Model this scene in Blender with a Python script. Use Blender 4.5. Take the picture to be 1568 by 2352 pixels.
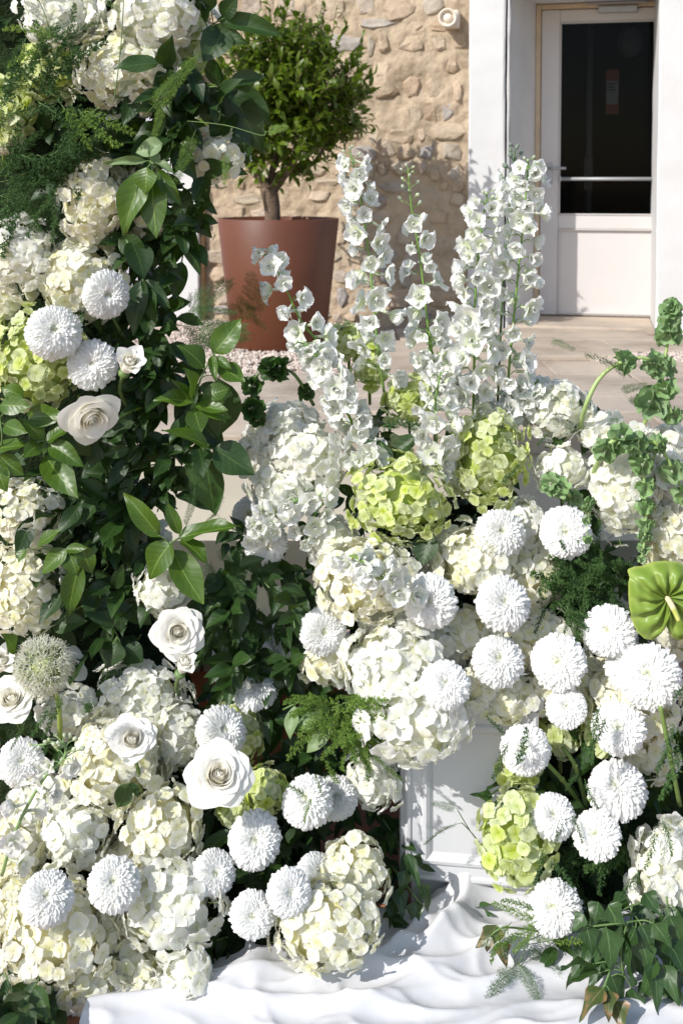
import bpy, math, random
from mathutils import Vector, Matrix, Quaternion, noise
R = math.radians
rnd = random.Random(7)
scene = bpy.context.scene
for o in list(bpy.data.objects):
    bpy.data.objects.remove(o)
COL = scene.collection

# ------------------------------------------------------------------ camera, sky, sun, exposure
FPX, CX, HZ, EYE, PITCH = 2613.0, 784.0, 415.0, 1.63, R(3.0)     # a 1568 x 2352 pixel grid is used for measuring
PPY = HZ + FPX * math.tan(PITCH)
CAM = Vector((0, 0, EYE))
cd = bpy.data.cameras.new('camera'); cam = bpy.data.objects.new('camera', cd); COL.objects.link(cam)
cam.location = CAM; cam.rotation_euler = (R(90) - PITCH, 0, 0)
cd.sensor_fit = 'VERTICAL'; cd.sensor_height = 36.0; cd.sensor_width = 24.0
cd.lens = FPX / 2352 * 36.0
cd.shift_y = -(1176 - PPY) / 2352
cd.clip_start = 0.05; cd.clip_end = 500
cd.dof.use_dof = True; cd.dof.focus_distance = 2.5; cd.dof.aperture_fstop = 7.0
scene.camera = cam

SUN_AZ, SUN_EL = R(49), R(36)         # the sun stands behind the camera, to its left
to_sun = Vector((-math.sin(SUN_AZ) * math.cos(SUN_EL), -math.cos(SUN_AZ) * math.cos(SUN_EL), math.sin(SUN_EL)))
world = bpy.data.worlds.new('World'); scene.world = world; world.use_nodes = True
wn = world.node_tree; bg = wn.nodes['Background']
sky = wn.nodes.new('ShaderNodeTexSky'); sky.sky_type = 'NISHITA'; sky.sun_disc = False
sky.sun_elevation = SUN_EL
sky.sun_rotation = math.atan2(to_sun.x, to_sun.y)
wn.links.new(sky.outputs[0], bg.inputs[0]); bg.inputs[1].default_value = 0.15
sd = bpy.data.lights.new('sun', 'SUN'); sun = bpy.data.objects.new('sun', sd); COL.objects.link(sun)
sd.energy = 4.2; sd.angle = R(0.5); sd.color = (1.0, 0.968, 0.92)
sun.rotation_euler = to_sun.to_track_quat('Z', 'Y').to_euler(); sun.location = (-4, -3, 6)
vs = scene.view_settings
vs.view_transform = 'Standard'; vs.look = 'None'; vs.gamma = 1.0; vs.use_curve_mapping = False; vs.exposure = 0.26
scene.cycles.max_bounces = 12; scene.cycles.diffuse_bounces = 9; scene.cycles.transmission_bounces = 9; scene.cycles.transparent_max_bounces = 8
scene.cycles.use_denoising = True

# ------------------------------------------------------------------ placing helpers
RIGHT = Vector((1, 0, 0)); UP = Vector((0, math.sin(PITCH), math.cos(PITCH))); FWD = Vector((0, math.cos(PITCH), -math.sin(PITCH)))
def ray(x, y): return FWD + RIGHT * ((x - CX) / FPX) - UP * ((y - PPY) / FPX)
def at(x, y, Y):
    d = ray(x, y); return CAM + d * (Y / d.y)
def on_z(x, y, z):
    d = ray(x, y); return CAM + d * ((z - EYE) / d.z)
def px(Y): return Y / FPX                                        # metres per measuring pixel at depth Y

def prop(o, label=None, cat=None, group=None, kind=None):
    if label: o['label'] = label
    if cat: o['category'] = cat
    if group: o['group'] = group
    if kind: o['kind'] = kind
    return o
def empty(name, loc=(0, 0, 0), label=None, cat=None, group=None):
    o = bpy.data.objects.new(name, None); COL.objects.link(o); o.location = loc
    o.empty_display_size = 0.05
    return prop(o, label, cat, group)
def obj(name, me, parent=None, M=None, loc=None):
    o = bpy.data.objects.new(name, me); COL.objects.link(o)
    if parent is not None: o.parent = parent
    if M is not None: o.matrix_basis = M
    elif loc is not None: o.location = loc
    return o
def mesh(name, v, f, mat=None, smooth=True, cols=None, uvs=None):
    me = bpy.data.meshes.new(name); me.from_pydata([tuple(p) for p in v], [], f)
    if mat: me.materials.append(mat)
    if smooth: me.shade_smooth()
    if cols is not None:
        a = me.color_attributes.new('col', 'FLOAT_COLOR', 'POINT')
        a.data.foreach_set('color', [c for q in cols for c in (q[0], q[1], q[2], 1.0)])
    if uvs is not None:
        u = me.uv_layers.new(name='uv'); li = [0] * len(me.loops); me.loops.foreach_get('vertex_index', li)
        u.data.foreach_set('uv', [c for i in li for c in uvs[i]])
    return me
class MB:
    """collects shapes, then makes one mesh"""
    def __init__(s): s.v = []; s.f = []; s.c = []; s.flat = False
    def add(s, v, f, c=None):
        n = len(s.v); s.v += [Vector(p) for p in v]; s.f += [tuple(i + n for i in q) for q in f]
        if c is not None: s.c += c if isinstance(c, list) else [c] * len(v)
        return s
    def box(s, x0, x1, y0, y1, z0, z1, bev=0.0, c=None):
        s.flat = True
        if bev <= 0:
            v = [(x, y, z) for x in (x0, x1) for y in (y0, y1) for z in (z0, z1)]
            f = [(0, 1, 3, 2), (4, 6, 7, 5), (0, 4, 5, 1), (2, 3, 7, 6), (0, 2, 6, 4), (1, 5, 7, 3)]
            return s.add(v, f, c)
        import bmesh
        bm = bmesh.new(); bmesh.ops.create_cube(bm, size=1)
        for q in bm.verts:
            q.co = Vector(((x0 + x1) / 2 + q.co.x * (x1 - x0), (y0 + y1) / 2 + q.co.y * (y1 - y0), (z0 + z1) / 2 + q.co.z * (z1 - z0)))
        bmesh.ops.bevel(bm, geom=list(bm.edges), offset=bev, segments=2, affect='EDGES', profile=0.5)
        bm.verts.index_update(); v = [q.co.copy() for q in bm.verts]; f = [tuple(q.index for q in t.verts) for t in bm.faces]; bm.free()
        return s.add(v, f, c)
    def tube(s, pts, rad, seg=6, c=None, cap=True):
        pts = [Vector(p) for p in pts]; n = len(pts)
        if not isinstance(rad, (list, tuple)): rad = [rad] * n
        v = []; f = []; prev = None
        for i, p in enumerate(pts):
            t = (pts[min(i + 1, n - 1)] - pts[max(i - 1, 0)])
            if t.length < 1e-9: t = Vector((0, 0, 1))
            t.normalize()
            if prev is None:
                prev = t.orthogonal().normalized()
            a = (prev - t * prev.dot(t))
            a = a.normalized() if a.length > 1e-6 else t.orthogonal().normalized()
            prev = a; b = t.cross(a)
            for k in range(seg):
                w = 2 * math.pi * k / seg
                v.append(p + (a * math.cos(w) + b * math.sin(w)) * rad[i])
        for i in range(n - 1):
            for k in range(seg):
                f.append((i * seg + k, i * seg + (k + 1) % seg, (i + 1) * seg + (k + 1) % seg, (i + 1) * seg + k))
        if cap:
            f.append(tuple(range(seg))[::-1]); f.append(tuple((n - 1) * seg + k for k in range(seg)))
        return s.add(v, f, c)
    def lathe(s, prof, seg=24, c=None, M=None):
        v = []; f = []
        for (r, z) in prof:
            for k in range(seg):
                w = 2 * math.pi * k / seg; q = Vector((r * math.cos(w), r * math.sin(w), z)); v.append(M @ q if M else q)
        for i in range(len(prof) - 1):
            for k in range(seg):
                f.append((i * seg + k, i * seg + (k + 1) % seg, (i + 1) * seg + (k + 1) % seg, (i + 1) * seg + k))
        return s.add(v, f, c)
    def mesh(s, name, mat, smooth=True): return mesh(name, s.v, s.f, mat, smooth and not s.flat, s.c if s.c else None)
def smooth_path(pts, sub=4):
    pts = [Vector(p) for p in pts]; out = []
    for i in range(len(pts) - 1):
        p0 = pts[max(i - 1, 0)]; p1 = pts[i]; p2 = pts[i + 1]; p3 = pts[min(i + 2, len(pts) - 1)]
        for k in range(sub):
            t = k / sub
            out.append(0.5 * ((2 * p1) + (p2 - p0) * t + (2 * p0 - 5 * p1 + 4 * p2 - p3) * t * t + (3 * p1 - p0 - 3 * p2 + p3) * t ** 3))
    out.append(pts[-1]); return out
def frame(zdir, roll=0.0, up=Vector((0, 0, 1))):
    z = Vector(zdir).normalized(); x = up.cross(z)
    if x.length < 1e-4: x = Vector((1, 0, 0)).cross(z)
    x.normalize(); y = z.cross(x)
    return Matrix((x, y, z)).transposed() @ Matrix.Rotation(roll, 3, 'Z')
def TRS(loc, rot3, sc=1.0):
    if not isinstance(sc, (tuple, list, Vector)): sc = (sc, sc, sc)
    M = rot3.to_4x4(); M = Matrix.Translation(loc) @ M @ Matrix.Diagonal((sc[0], sc[1], sc[2], 1)); return M
def rdir(r=rnd):
    while True:
        v = Vector((r.uniform(-1, 1), r.uniform(-1, 1), r.uniform(-1, 1)))
        if 0.05 < v.length < 1: return v.normalized()

# ------------------------------------------------------------------ materials
def newmat(name):
    m = bpy.data.materials.new(name); m.use_nodes = True; nt = m.node_tree
    return m, nt, nt.nodes['Principled BSDF'], nt.nodes['Material Output']
def N(nt, t, **kw):
    n = nt.nodes.new(t)
    for k, v in kw.items(): setattr(n, k, v)
    return n
def lk(nt, a, b): nt.links.new(a, b)
def ramp(nt, fac, stops):
    r = N(nt, 'ShaderNodeValToRGB'); e = r.color_ramp.elements
    while len(e) < len(stops): e.new(0.5)
    for q, (p, c) in zip(e, stops): q.position = p; q.color = (*c, 1)
    lk(nt, fac, r.inputs[0]); return r.outputs[0]
def noise_tex(nt, scale, detail=4, coord='Object', rough=0.55):
    tc = N(nt, 'ShaderNodeTexCoord'); n = N(nt, 'ShaderNodeTexNoise'); n.inputs['Scale'].default_value = scale
    n.inputs['Detail'].default_value = detail; n.inputs['Roughness'].default_value = rough
    lk(nt, tc.outputs[coord], n.inputs['Vector']); return n.outputs['Fac']
def bump(nt, bsdf, h, strength=0.3, dist=0.01):
    b = N(nt, 'ShaderNodeBump'); b.inputs['Strength'].default_value = strength; b.inputs['Distance'].default_value = dist
    lk(nt, h, b.inputs['Height']); lk(nt, b.outputs[0], bsdf.inputs['Normal']); return b
def mixc(nt, fac, a, b, mode='MIX'):
    m = N(nt, 'ShaderNodeMix', data_type='RGBA', blend_type=mode)
    for s, v in ((m.inputs[0], fac), (m.inputs[6], a), (m.inputs[7], b)):
        if isinstance(v, (int, float)): s.default_value = v
        elif isinstance(v, tuple): s.default_value = (*v, 1)
        else: lk(nt, v, s)
    return m.outputs[2]
def math_n(nt, op, a, b=None):
    m = N(nt, 'ShaderNodeMath', operation=op)
    for i, v in enumerate((a, b)):
        if v is None: continue
        if isinstance(v, (int, float)): m.inputs[i].default_value = v
        else: lk(nt, v, m.inputs[i])
    return m.outputs[0]
def translucent_mix(nt, bsdf, out, col, amount):
    t = N(nt, 'ShaderNodeBsdfTranslucent'); lk(nt, col, t.inputs['Color'])
    x = N(nt, 'ShaderNodeMixShader'); x.inputs[0].default_value = amount
    lk(nt, bsdf.outputs[0], x.inputs[1]); lk(nt, t.outputs[0], x.inputs[2]); lk(nt, x.outputs[0], out.inputs['Surface'])
def simple(name, col, rough=0.6, var=0.15, scale=8.0, bmp=0.1, dist=0.004, metal=0.0, spec=0.4, detail=4):
    m, nt, b, out = newmat(name)
    f = noise_tex(nt, scale, detail)
    c = ramp(nt, f, [(0.3, tuple(q * (1 - var) for q in col)), (0.7, tuple(min(1, q * (1 + var)) for q in col))])
    lk(nt, c, b.inputs['Base Color']); b.inputs['Roughness'].default_value = rough; b.inputs['Metallic'].default_value = metal
    b.inputs['Specular IOR Level'].default_value = spec
    if bmp: bump(nt, b, noise_tex(nt, scale * 6, detail), bmp, dist)
    return m

def petal_mat(name, trans=0.46, rough=0.6, spec=0.2, bmp=0.06, bscale=60, sat=(0.55, 1.25)):
    m, nt, b, out = newmat(name)
    a = N(nt, 'ShaderNodeAttribute', attribute_name='col'); oi = N(nt, 'ShaderNodeObjectInfo')
    v = N(nt, 'ShaderNodeMapRange'); v.inputs[3].default_value = 0.95; v.inputs[4].default_value = 1.03
    lk(nt, oi.outputs['Random'], v.inputs[0])
    h = N(nt, 'ShaderNodeHueSaturation'); lk(nt, a.outputs['Color'], h.inputs['Color']); lk(nt, v.outputs[0], h.inputs['Value'])
    s = N(nt, 'ShaderNodeMapRange'); s.inputs[3].default_value = sat[0]; s.inputs[4].default_value = sat[1]
    r2 = math_n(nt, 'FRACT', math_n(nt, 'MULTIPLY', oi.outputs['Random'], 17.3)); lk(nt, r2, s.inputs[0]); lk(nt, s.outputs[0], h.inputs['Saturation'])
    lk(nt, h.outputs[0], b.inputs['Base Color']); b.inputs['Roughness'].default_value = rough; b.inputs['Specular IOR Level'].default_value = spec
    if bmp: bump(nt, b, noise_tex(nt, bscale, 2), bmp, 0.0015)
    translucent_mix(nt, b, out, h.outputs[0], trans); return m
M_PETAL = petal_mat('petal')
M_STEM = petal_mat('green_stem', trans=0.05, rough=0.45, spec=0.4, bmp=0.15, bscale=90, sat=(.9, 1.1))
M_BELL = petal_mat('green_calyx', trans=0.3, rough=0.45, spec=0.4, bmp=0.3, bscale=30, sat=(.8, 1.05))

def leaf_mat(name, c1, c2, vein, rough=0.38, trans=0.22, veins=7.0, tc=None, blotch=None):
    m, nt, b, out = newmat(name)
    uv = N(nt, 'ShaderNodeTexCoord'); sp = N(nt, 'ShaderNodeSeparateXYZ'); lk(nt, uv.outputs['UV'], sp.inputs[0])
    av = math_n(nt, 'ABSOLUTE', sp.outputs[1])
    mid = math_n(nt, 'LESS_THAN', av, 0.045)
    w = math_n(nt, 'FRACT', math_n(nt, 'SUBTRACT', math_n(nt, 'MULTIPLY', sp.outputs[0], veins), math_n(nt, 'MULTIPLY', math_n(nt, 'POWER', av, 0.8), 1.6)))
    tri = math_n(nt, 'ABSOLUTE', math_n(nt, 'SUBTRACT', w, 0.5))
    side = math_n(nt, 'MULTIPLY', math_n(nt, 'LESS_THAN', tri, 0.045), 0.28)
    vn = math_n(nt, 'MAXIMUM', mid, side)
    oi = N(nt, 'ShaderNodeObjectInfo'); base = mixc(nt, oi.outputs['Random'], c1, c2)
    nz = noise_tex(nt, 4.5, 6, rough=0.7); base = mixc(nt, math_n(nt, 'MULTIPLY', nz, 0.75), base, tuple(q * 0.55 for q in c1))
    if blotch:
        nb = noise_tex(nt, 2.3, 5); f = N(nt, 'ShaderNodeMapRange'); f.inputs[1].default_value = 0.5; f.inputs[2].default_value = 0.62
        lk(nt, nb, f.inputs[0]); base = mixc(nt, f.outputs[0], base, blotch)
    col = mixc(nt, math_n(nt, 'MULTIPLY', vn, 0.6), base, vein)
    lk(nt, col, b.inputs['Base Color']); b.inputs['Roughness'].default_value = rough; b.inputs['Specular IOR Level'].default_value = 0.45
    bump(nt, b, math_n(nt, 'SUBTRACT', math_n(nt, 'MULTIPLY', tri, 1.4), math_n(nt, 'MULTIPLY', vn, 0.5)), 0.14, 0.003)
    tcol = mixc(nt, 0.65, col, tc or (0.22, 0.42, 0.03), 'MIX')
    translucent_mix(nt, b, out, tcol, trans); return m
M_LEAF = leaf_mat('bright_leaf', (0.045, 0.10, 0.010), (0.085, 0.16, 0.015), (0.22, 0.32, 0.07))
M_LEAFD = leaf_mat('dark_shaded_leaf', (0.013, 0.038, 0.007), (0.029, 0.072, 0.011), (0.06, 0.12, 0.025), trans=0.12, rough=0.48)  # leaf green darkened to carry the shade inside the column
M_LEAFP = leaf_mat('pale_leaf', (0.20, 0.30, 0.13), (0.24, 0.34, 0.15), (0.34, 0.42, 0.22), rough=0.5)
M_IVY = leaf_mat('ivy_leaf', (0.022, 0.055, 0.014), (0.042, 0.095, 0.022), (0.12, 0.2, 0.09), veins=4.0, trans=0.12)
M_IVYB = leaf_mat('browned_leaf', (0.05, 0.08, 0.02), (0.07, 0.10, 0.03), (0.2, 0.2, 0.1), veins=4.0, trans=0.12, blotch=(0.22, 0.13, 0.06), tc=(0.2, 0.2, 0.05))
M_TREE = leaf_mat('citrus_leaf', (0.105, 0.158, 0.012), (0.125, 0.18, 0.014), (0.14, 0.20, 0.03), trans=0.34, rough=0.32)
def plain_green(name, c1, c2, trans=0.3, rough=0.6):
    m, nt, b, out = newmat(name)
    oi = N(nt, 'ShaderNodeObjectInfo'); f = noise_tex(nt, 30.0, 2)
    c = mixc(nt, math_n(nt, 'MULTIPLY', math_n(nt, 'ADD', oi.outputs['Random'], f), 0.5), c1, c2)
    lk(nt, c, b.inputs['Base Color']); b.inputs['Roughness'].default_value = rough; b.inputs['Specular IOR Level'].default_value = 0.25
    translucent_mix(nt, b, out, c, trans); return m
M_FERN = plain_green('fern_bright', (0.11, 0.22, 0.035), (0.30, 0.43, 0.09), trans=0.4)
M_FERND = plain_green('fern_deep', (0.03, 0.085, 0.03), (0.10, 0.19, 0.05))
M_FERNB = plain_green('fern_brown', (0.10, 0.09, 0.02), (0.16, 0.15, 0.04))
M_TWIG = simple('brown_twig', (0.13, 0.10, 0.045), 0.7, 0.25, 40, 0.2)
M_GSTEM = simple('twig_green', (0.10, 0.17, 0.05), 0.5, 0.2, 30, 0.1)
M_GAPDARK = simple('gap_dark', (0.018, 0.032, 0.012), 0.95, 0.6, 22, 1.0, 0.02, spec=0.1)  # near-black put in for the shade between the flowers
# ------------------------------------------------------------------ the setting
TZ = 0.68                                            # level of the upper terrace
PSI = R(12.0); WY = 7.65                             # the house wall: local x along it, local y into it
WALLM = Matrix.Translation((0, WY, 0)) @ Matrix.Rotation(-PSI, 4, 'Z')
WINV = WALLM.inverted()
def wl(x, y, depth=0.0):
    """measuring pixel -> wall coordinates (along, up) on the plane standing `depth` behind the wall face"""
    o = WINV @ CAM; d = WINV.to_3x3() @ ray(x, y); p = o + d * ((depth - o.y) / d.y); return p.x, p.z
def wobj(name, me, parent=None):
    if parent is None: return obj(name, me, None, WALLM)
    return obj(name, me, parent)
def wempty(name, label, cat, group=None):
    o = empty(name, (0, 0, 0), label, cat, group); o.matrix_basis = WALLM; return o

def stone_mat(name, stops, rough=0.85, bscale=30, bst=0.6, objvar=True, nscale=6.0):
    m, nt, b, out = newmat(name)
    oi = N(nt, 'ShaderNodeObjectInfo'); c = ramp(nt, oi.outputs['Random'], stops) if objvar else None
    f = noise_tex(nt, nscale, 6, rough=0.65)
    lo = ramp(nt, f, [(0.3, (0.62, 0.58, 0.52)), (0.5, (0.95, 0.93, 0.9)), (0.7, (1.15, 1.12, 1.05))])
    col = mixc(nt, 1.0, c if objvar else stops, lo, 'MULTIPLY')
    lk(nt, col, b.inputs['Base Color']); b.inputs['Roughness'].default_value = rough; b.inputs['Specular IOR Level'].default_value = 0.2
    bump(nt, b, noise_tex(nt, bscale, 8, rough=0.7), bst, 0.02); return m
M_STONE = stone_mat('rubble_stone', [(0.0, (0.47, 0.37, 0.27)), (0.3, (0.51, 0.42, 0.32)), (0.5, (0.44, 0.375, 0.32)), (0.58, (0.37, 0.35, 0.345)), (0.68, (0.50, 0.43, 0.34)), (0.9, (0.48, 0.36, 0.26)), (1.0, (0.51, 0.42, 0.32))], bscale=22, bst=0.9)
M_MORTAR = stone_mat('lime_mortar', (0.50, 0.405, 0.30), bscale=40, bst=0.9, objvar=False, nscale=4.0)
M_WHITE = simple('white_wall_paint', (0.56, 0.555, 0.55), 0.7, 0.045, 5, 0.25, 0.006)
M_DOOR = simple('cream_door_paint', (0.55, 0.52, 0.505), 0.6, 0.02, 4, 0.05)
M_TAN = simple('tan_frame_paint', (0.52, 0.40, 0.27), 0.6, 0.12, 10, 0.15)
M_BROWN = simple('brown_wood', (0.34, 0.21, 0.11), 0.6, 0.25, 14, 0.2)
M_STEEL = simple('grey_steel', (0.36, 0.36, 0.38), 0.35, 0.05, 10, 0.0, metal=0.6)
M_ALU = simple('pale_aluminium', (0.34, 0.35, 0.36), 0.5, 0.05, 10, 0.0, metal=0.3)
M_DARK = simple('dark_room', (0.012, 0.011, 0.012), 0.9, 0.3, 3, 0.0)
M_PIPE = simple('interior_pipe', (0.10, 0.10, 0.10), 0.6, 0.1, 3, 0.0)
M_ORANGE = simple('orange_notice', (0.16, 0.045, 0.015), 0.6, 0.1, 3, 0.0)
M_PAPER = simple('paper', (0.20, 0.20, 0.20), 0.8, 0.03, 8, 0.0)
M_SLAB = stone_mat('pink_limestone', [(0.0, (0.42, 0.35, 0.285)), (0.4, (0.46, 0.395, 0.33)), (0.7, (0.43, 0.37, 0.315)), (1.0, (0.48, 0.405, 0.33))], 0.8, 40, 0.15, nscale=2.5)
M_JOINT = simple('slab_bedding', (0.36, 0.28, 0.22), 0.95, 0.2, 20, 0.3)
M_POOL = simple('pool_render', (0.54, 0.49, 0.40), 0.8, 0.08, 5, 0.2)
M_TERRA = stone_mat('terracotta_tile', [(0.0, (0.34, 0.14, 0.075)), (0.5, (0.40, 0.18, 0.10)), (1.0, (0.36, 0.16, 0.09))], 0.75, 30, 0.2)
M_GRAVEL = None
def glass_mat(name, tint, ripple=0.0, ior=1.45, rscale=9):
    m, nt, b, out = newmat(name); nt.nodes.remove(b)
    t = N(nt, 'ShaderNodeBsdfTransparent'); t.inputs[0].default_value = (*tint, 1)
    g = N(nt, 'ShaderNodeBsdfGlossy'); g.inputs['Roughness'].default_value = 0.03
    fr = N(nt, 'ShaderNodeFresnel'); fr.inputs[0].default_value = ior; x = N(nt, 'ShaderNodeMixShader')
    if ripple:
        bp = N(nt, 'ShaderNodeBump'); bp.inputs['Strength'].default_value = ripple; bp.inputs['Distance'].default_value = 0.02
        lk(nt, noise_tex(nt, rscale, 3), bp.inputs['Height']); lk(nt, bp.outputs[0], g.inputs['Normal']); lk(nt, bp.outputs[0], fr.inputs['Normal'])
    lk(nt, fr.outputs[0], x.inputs[0]); lk(nt, t.outputs[0], x.inputs[1]); lk(nt, g.outputs[0], x.inputs[2]); lk(nt, x.outputs[0], out.inputs['Surface']); return m
M_GLASS = glass_mat('door_glass', (0.70, 0.71, 0.72), ior=1.14)
M_WATER = glass_mat('pool_water', (0.86, 0.90, 0.80), 0.25, 1.33)

# lower ground: one sheet to the horizon, with terracotta tiles where the flowers stand
gm = simple('lower_ground_earth', (0.36, 0.27, 0.19), 0.9, 0.2, 3, 0.3)
g = obj('ground', mesh('ground', [(-150, -150, -0.03), (150, -150, -0.03), (150, 150, -0.03), (-150, 150, -0.03)], [(0, 1, 2, 3)], gm)); prop(g, kind='structure')
fl = empty('tiled_floor'); prop(fl, kind='structure')
obj('bedding', MB().box(-2.6, 2.6, 0.6, 3.05, -0.028, -0.012).mesh('bedding', M_JOINT), fl)
tile = MB().box(-0.195, 0.195, -0.195, 0.195, -0.012, 0.0, 0.004).mesh('tile', M_TERRA)
for i in range(-6, 7):
    for j in range(6):
        obj('tile', tile, fl, loc=(i * 0.4, 0.8 + j * 0.4, rnd.uniform(-0.002, 0.0)))

# raised terrace in front of the house, its slabs and gravel
PY0, PY1 = 3.32, 4.24                                 # pool: near and far edge of the water
tr = empty('terrace'); prop(tr, kind='structure')
obj('terrace_bed', MB().box(-9, 9, PY1 + 0.30, 14, 0.0, TZ - 0.03).mesh('terrace_bed', M_JOINT), tr)
slabs = []
def slab(x0, x1, y0, y1, dz=0.0, z0=-0.032):
    me = MB().box(x0 + 0.004, x1 - 0.004, y0 + 0.004, y1 - 0.004, TZ + z0, TZ + dz, 0.006).mesh('paving_slab', M_SLAB); obj('paving_slab', me, tr)
xs = [-3.4, -2.5, -1.55, -0.72, 0.35, 1.25, 2.3, 3.4]
for i in range(len(xs) - 1):                           # coping row over the pool edge
    slab(xs[i], xs[i + 1], PY1 - 0.03, PY1 + 0.40, rnd.uniform(-0.002, 0.002), -0.075)
yrow = [PY1 + 0.40, 4.98, 5.55]
for j in range(len(yrow) - 1):
    x = -3.4 + rnd.uniform(0, 0.4)
    while x < 3.6:
        w = rnd.uniform(0.75, 1.15); slab(x, x + w, yrow[j], yrow[j + 1], rnd.uniform(-0.003, 0.002)); x += w
for (x0, x1, y0, y1) in [(0.15, 1.05, 5.55, 6.15), (1.05, 2.0, 5.55, 5.95), (0.15, 0.95, 6.15, 6.75), (0.95, 1.55, 6.15, 6.8), (0.35, 1.1, 6.75, 7.3), (1.1, 1.9, 6.8, 7.4), (1.55, 2.3, 6.35, 6.8)]:
    slab(x0, x1, y0, y1, rnd.uniform(-0.003, 0.002))
# gravel along the wall
def pebble_bed(name, regions, n, mat, z):
    v = []; f = []
    for (x0, x1, y0, y1, k) in regions:
        for _ in range(k):
            c = Vector((rnd.uniform(x0, x1), rnd.uniform(y0, y1), z + rnd.uniform(0, 0.010))); s = rnd.uniform(0.007, 0.015); b = len(v)
            q = Matrix.Rotation(rnd.uniform(0, 6.28), 3, rdir())
            for e in ((1, 0, 0), (-1, 0, 0), (0, 1, 0), (0, -1, 0), (0, 0, .8), (0, 0, -.8)):
                v.append(c + q @ (Vector(e) * s * rnd.uniform(0.7, 1.2)))
            for t in ((0, 2, 4), (2, 1, 4), (1, 3, 4), (3, 0, 4), (2, 0, 5), (1, 2, 5), (3, 1, 5), (0, 3, 5)): f.append(tuple(b + i for i in t))
    return mesh(name, v, f, mat, False)
def gravel_mat():
    m, nt, b, out = newmat('pale_gravel'); tc = N(nt, 'ShaderNodeTexCoord'); vo = N(nt, 'ShaderNodeTexVoronoi'); vo.inputs['Scale'].default_value = 38
    lk(nt, tc.outputs['Object'], vo.inputs['Vector']); s = N(nt, 'ShaderNodeSeparateColor'); lk(nt, vo.outputs['Color'], s.inputs[0])
    c = ramp(nt, s.outputs[0], [(0.0, (0.34, 0.28, 0.24)), (0.4, (0.55, 0.46, 0.39)), (0.75, (0.62, 0.52, 0.45)), (1.0, (0.70, 0.62, 0.55))])
    lk(nt, c, b.inputs['Base Color']); b.inputs['Roughness'].default_value = 0.85; return m
M_GRAVEL = gravel_mat()
gv = obj('gravel', pebble_bed('gravel', [(-2.3, 0.14, 5.56, 7.9, 15000), (1.35, 3.0, 5.97, 6.35, 2600), (2.02, 3.0, 5.56, 5.97, 1500)], 0, M_GRAVEL, TZ - 0.022))
prop(gv, 'pale pink gravel between the paving and the stone wall', 'gravel', kind='stuff')

# the pool between the flowers and the terrace
pool = empty('stone_pool', (0, 3.6, 0), 'rendered stone pool with pink coping behind the flowers', 'pool'); pool.matrix_basis = Matrix.Identity(4)
obj('pool_floor', MB().box(-3.4, 3.4, 3.06, PY1 + 0.29, -0.02, 0.10).mesh('pool_floor', M_POOL), pool)
obj('back_wall', MB().box(-3.4, 3.4, PY1, PY1 + 0.29, 0.101, TZ - 0.077).mesh('back_wall', M_POOL), pool)
obj('front_wall', MB().box(-3.4, 3.4, 3.09, PY0 - 0.03, 0.101, 0.29).mesh('front_wall', M_POOL), pool)
for i in range(9):
    x0 = -3.4 + i * 0.755; obj('coping_stone', MB().box(x0 + 0.003, x0 + 0.752, 3.03, PY0, 0.291, 0.335, 0.008).mesh('coping_stone', M_SLAB), pool)
for i in range(17):
    x0 = -3.4 + i * 0.4; obj('tile', MB().box(x0 + 0.003, x0 + 0.397, 3.055, 3.089, 0.0, 0.287, 0.004).mesh('tile', M_TERRA), pool)
wat = obj('water', mesh('water', [(-3.38, PY0 - 0.02, 0.27), (3.38, PY0 - 0.02, 0.27), (3.38, PY1 + .01, 0.27), (-3.38, PY1 + .01, 0.27)], [(0, 1, 2, 3)], M_WATER)); prop(wat, kind='structure')

# the rubble wall
SL = wl(300, 500)[0]; SR = wl(1077, 400)[0]
sw = wempty('stone_wall', 'buff rubble stone wall with sandy mortar behind the potted tree', 'wall')
nx, nz = 220, 170; x0, x1, z0, z1 = wl(400, 500)[0], SR - 0.001, 0.30, 3.6
v = []; f = []
def wall_h(x, z):
    p = Vector((x * 5.5, z * 7.5, 0.3)); q = Vector((x * 17, z * 21, 4.0))
    return 0.026 * noise.noise(p) + 0.016 * noise.noise(q) + 0.008 * noise.noise(q * 2.3)
for j in range(nz + 1):
    for i in range(nx + 1):
        X = x0 + (x1 - x0) * i / nx; Z = z0 + (z1 - z0) * j / nz; v.append((X, -wall_h(X, Z), Z))
for j in range(nz):
    for i in range(nx):
        a = j * (nx + 1) + i; f.append((a, a + 1, a + nx + 2, a + nx + 1))
wobj('mortar', mesh('mortar', v, f, M_MORTAR), sw)
wobj('backing', MB().box(x0, x1, 0.06, 0.5, z0, z1).mesh('backing', M_MORTAR), sw)
stone_n = 0; Z = TZ + 0.03
zr = TZ + 0.0; row = 0
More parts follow.
